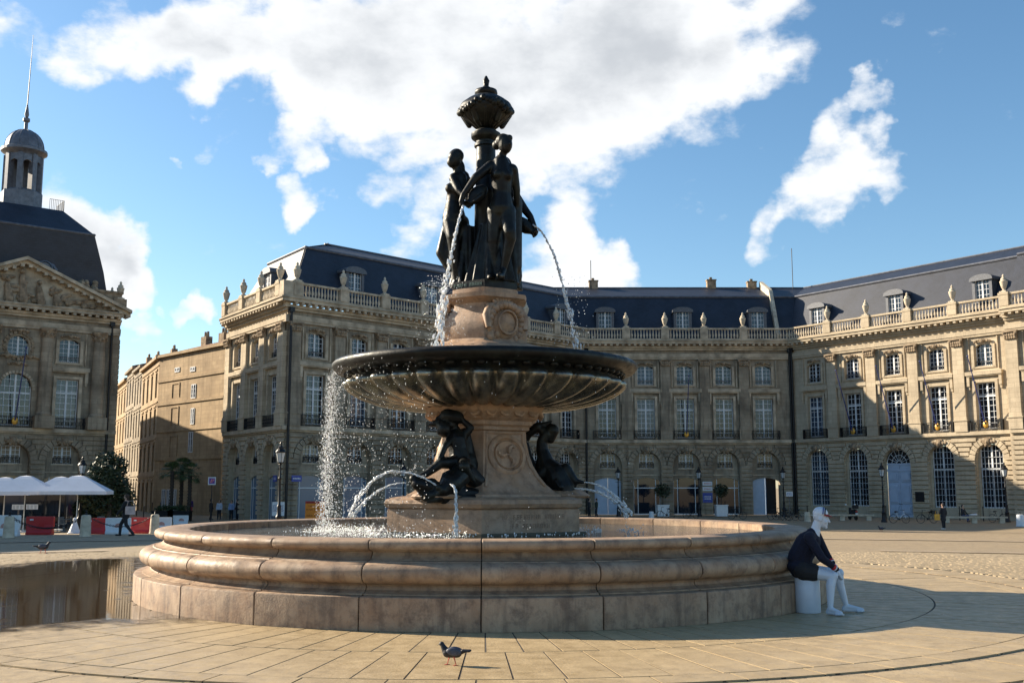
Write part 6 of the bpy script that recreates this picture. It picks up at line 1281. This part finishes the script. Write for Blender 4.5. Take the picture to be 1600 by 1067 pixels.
def bike(col):
    r = thing('bicycle', '', 'bicycle', group='parked bicycles')
    for x in (-.52, .52):
        w_ = MB(); w_.tube([(x+.33*cos(2*pi*i/24), 0, .34+.33*sin(2*pi*i/24)) for i in range(25)], .02, 6, cap=False); o = w_.build('wheel', M_IRON, r); s = MB()
        for i in range(10): a_ = 2*pi*i/10; s.tube([(x, 0, .34), (x+.32*cos(a_), 0, .34+.32*sin(a_))], .004, 3)
        s.lathe([(.03, -.05), (.03, .05)], 8, Matrix.Translation((x, 0, .34)) @ Matrix.Rotation(pi/2, 4, 'X')); s.build('spokes', M_LEAD, o)
    f = MB()
    for a_, b_, rr in (((-.52,0,.34),(-.08,0,.32),.014), ((-.52,0,.34),(-.2,0,.78),.013), ((-.08,0,.32),(-.22,0,.85),.02), ((-.08,0,.32),(.4,0,.72),.024), ((.52,0,.34),(.37,0,.84),.018), ((.38,0,.8),(.35,0,1.0),.016)): f.tube([a_, b_], rr, 7)
    f.build('frame', col, r); f = MB(); f.tube([(.18,-.28,1.02),(.33,-.2,1.03),(.36,0,1.0),(.33,.2,1.03),(.18,.28,1.02)], .014, 6); f.build('handlebar', M_IRON, r)
    f = MB(); f.cap((-.34,0,.88), (-.1,0,.9), .075, .025, 8); o = f.build('saddle', M_IRON, r, smooth=True); f = MB(); f.lathe([(.09,-.01),(.09,.01)], 14, Matrix.Translation((-.08,-.06,.32)) @ Matrix.Rotation(pi/2, 4, 'X')); f.tube([(-.08,-.08,.32),(.02,-.1,.2)], .012, 5); f.tube([(-.08,.08,.32),(-.18,.1,.44)], .012, 5); f.build('crank', M_IRON, r); return r
B1 = bike(M_WPL); B2 = bike(M_IRON); pb = ground(1406, 817); B1.location = pb; B1['label'] = 'bicycle with white frame parked before the tall blue door'; B1.rotation_euler.z = .1
bl = [(1449, 817, 3.2, 'black bicycle with a rear basket right of the tall blue door'), (1213, 812, .3, 'leftmost dark bicycle at the open gate'), (1222, 812, 2.6, 'second dark bicycle at the open gate'), (1234, 813, .2, 'dark bicycle under the small white sign'), (1243, 813, 2.9, 'dark bicycle nearest the palace corner downpipe'), (1152, 811, .05, 'dark bicycle lying in front of the right shop planter'), (1040, 810, 2.8, 'dark bicycle before the left shop planter'), (1560, 816, .2, 'dark bicycle at the foot of the right edge lamp'), (1080, 810, .4, 'dark bicycle before the middle shop door')]
for i, (px, py, rz, lab) in enumerate(bl):
    p = ground(px, py)
    if i == 0: B2.location = p; B2.rotation_euler.z = rz; B2['label'] = lab; bk = MB(); bk.box(-.72, -.36, -.17, .17, .72, 1.0); bk.build('basket', M_IRON, B2)
    else:
        d_ = dup(B2, p, rz, lab)
        for c_ in list(d_.children):
            if c_.name.startswith('basket'): bpy.data.objects.remove(c_)
p = ground(1340, 813); r = thing('motor_scooter', 'dark motor scooter seen from behind at the second arched window', 'scooter', p+Vector((0, 1.2, 0)), pi/2+.1)
for x in (-.62, .62): m = MB(); m.lathe([(.16, -.06), (.25, -.06), (.27, 0), (.25, .06), (.16, .06)], 20, Matrix.Translation((x, 0, .27)) @ Matrix.Rotation(pi/2, 4, 'X'), cap=False); m.lathe([(0, -.03), (.17, -.04), (.17, .04), (0, .03)], 12, Matrix.Translation((x, 0, .27)) @ Matrix.Rotation(pi/2, 4, 'X')); m.build('wheel', M_IRON, r)
m = MB(); m.cap((-.6, 0, .62), (-.05, 0, .58), .19, .17, 10); m.cap((-.05, 0, .4), (.35, 0, .36), .12, .1, 8); m.cap((.4, 0, .4), (.52, 0, .95), .16, .13, 10); m.build('body', M_BLACK, r, smooth=True); m = MB(); m.cap((-.55, 0, .82), (.0, 0, .8), .13, .12, 10); m.build('seat', M_IRON, r, smooth=True); m = MB(); m.tube([(.42, -.34, 1.08), (.5, 0, 1.05), (.42, .34, 1.08)], .02, 6); m.build('handlebar', M_IRON, r)
for s in (-1, 1): m = MB(); m.tube([(.46, s*.25, 1.07), (.44, s*.38, 1.28)], .01, 5); m.ell((.43, s*.4, 1.32), (.03, .09, .06), 8, 6); m.build('mirror', M_WPL, r)
m = MB(); m.box(-.84, -.8, -.12, .12, .45, .62); m.build('number_plate', M_WPL, r); m = MB(); m.box(-.83, -.79, -.1, .1, .72, .8); m.build('tail_light', M_RED, r)
m = MB(); m.box(-.75, -.4, -.22, .22, .98, 1.3); m.build('top_box', M_BLACK, r)
# ------------------------------------------------------------------ pigeons
def pigeon(label, p, rz, s=1.):
    r = thing('pigeon', label, 'pigeon', p, rz, 'pigeons'); b = MB(Matrix.Scale(s, 4)); b.cap((.05, 0, .135), (-.06, 0, .13), .055, .05, 10); b.cap((-.06, 0, .14), (-.15, 0, .15), .042, .014, 8); b.cap((.07, 0, .15), (.105, 0, .21), .042, .027, 9); b.ell((.115, 0, .225), (.03, .024, .026), 9, 7); b.cap((.135, 0, .222), (.16, 0, .212), .008, .004, 6); b.cap((-.12, -.015, .155), (-.2, -.02, .158), .02, .014, 7); b.cap((-.12, .015, .155), (-.2, .02, .158), .02, .014, 7)
    obj('body', remeshed(b, .006*s, 2, 'body', M_PIG), r)
    for y in (-1, 1): w_ = MB(Matrix.Scale(s, 4)); w_.ell((-.03, y*.048, .15), (.085, .018, .043), 12, 8, R=Matrix.Rotation(-.12, 3, 'Y')); w_.build('wing', M_PIGW, r, smooth=True)
    for y, x in ((-.022, .055), (.022, -.05)):
        l = MB(Matrix.Scale(s, 4)); l.tube([(x*.5, y, .1), (x*.8, y, .05), (x, y, .008)], [.011, .006, .005], 6)
        for a_ in (-.5, 0, .5, pi): l.tube([(x, y, .008), (x+.032*cos(a_), y+.032*sin(a_), .004)], [.005, .003], 5)
        l.build('leg', M_PIGL, r)
M_PIG = plain('pigeon_dark', (.01,.01,.015), .6, 0, .4, 20); M_PIGW = plain('pigeon_wing', (.045,.052,.08), .6, 0, .3, 20); M_PIGL = plain('pigeon_leg', (.5,.1,.06), .6)
pigeon('dark pigeon walking left on the paving in front of the basin', ground(706, 1039), pi-.15, .84); pigeon('pigeon standing on the shaded setts at left', ground(67, 864), .6, 1.15); pigeon('small distant pigeon on the sunlit setts right of the mannequin', ground(1377, 830), 2.5, 1.3)
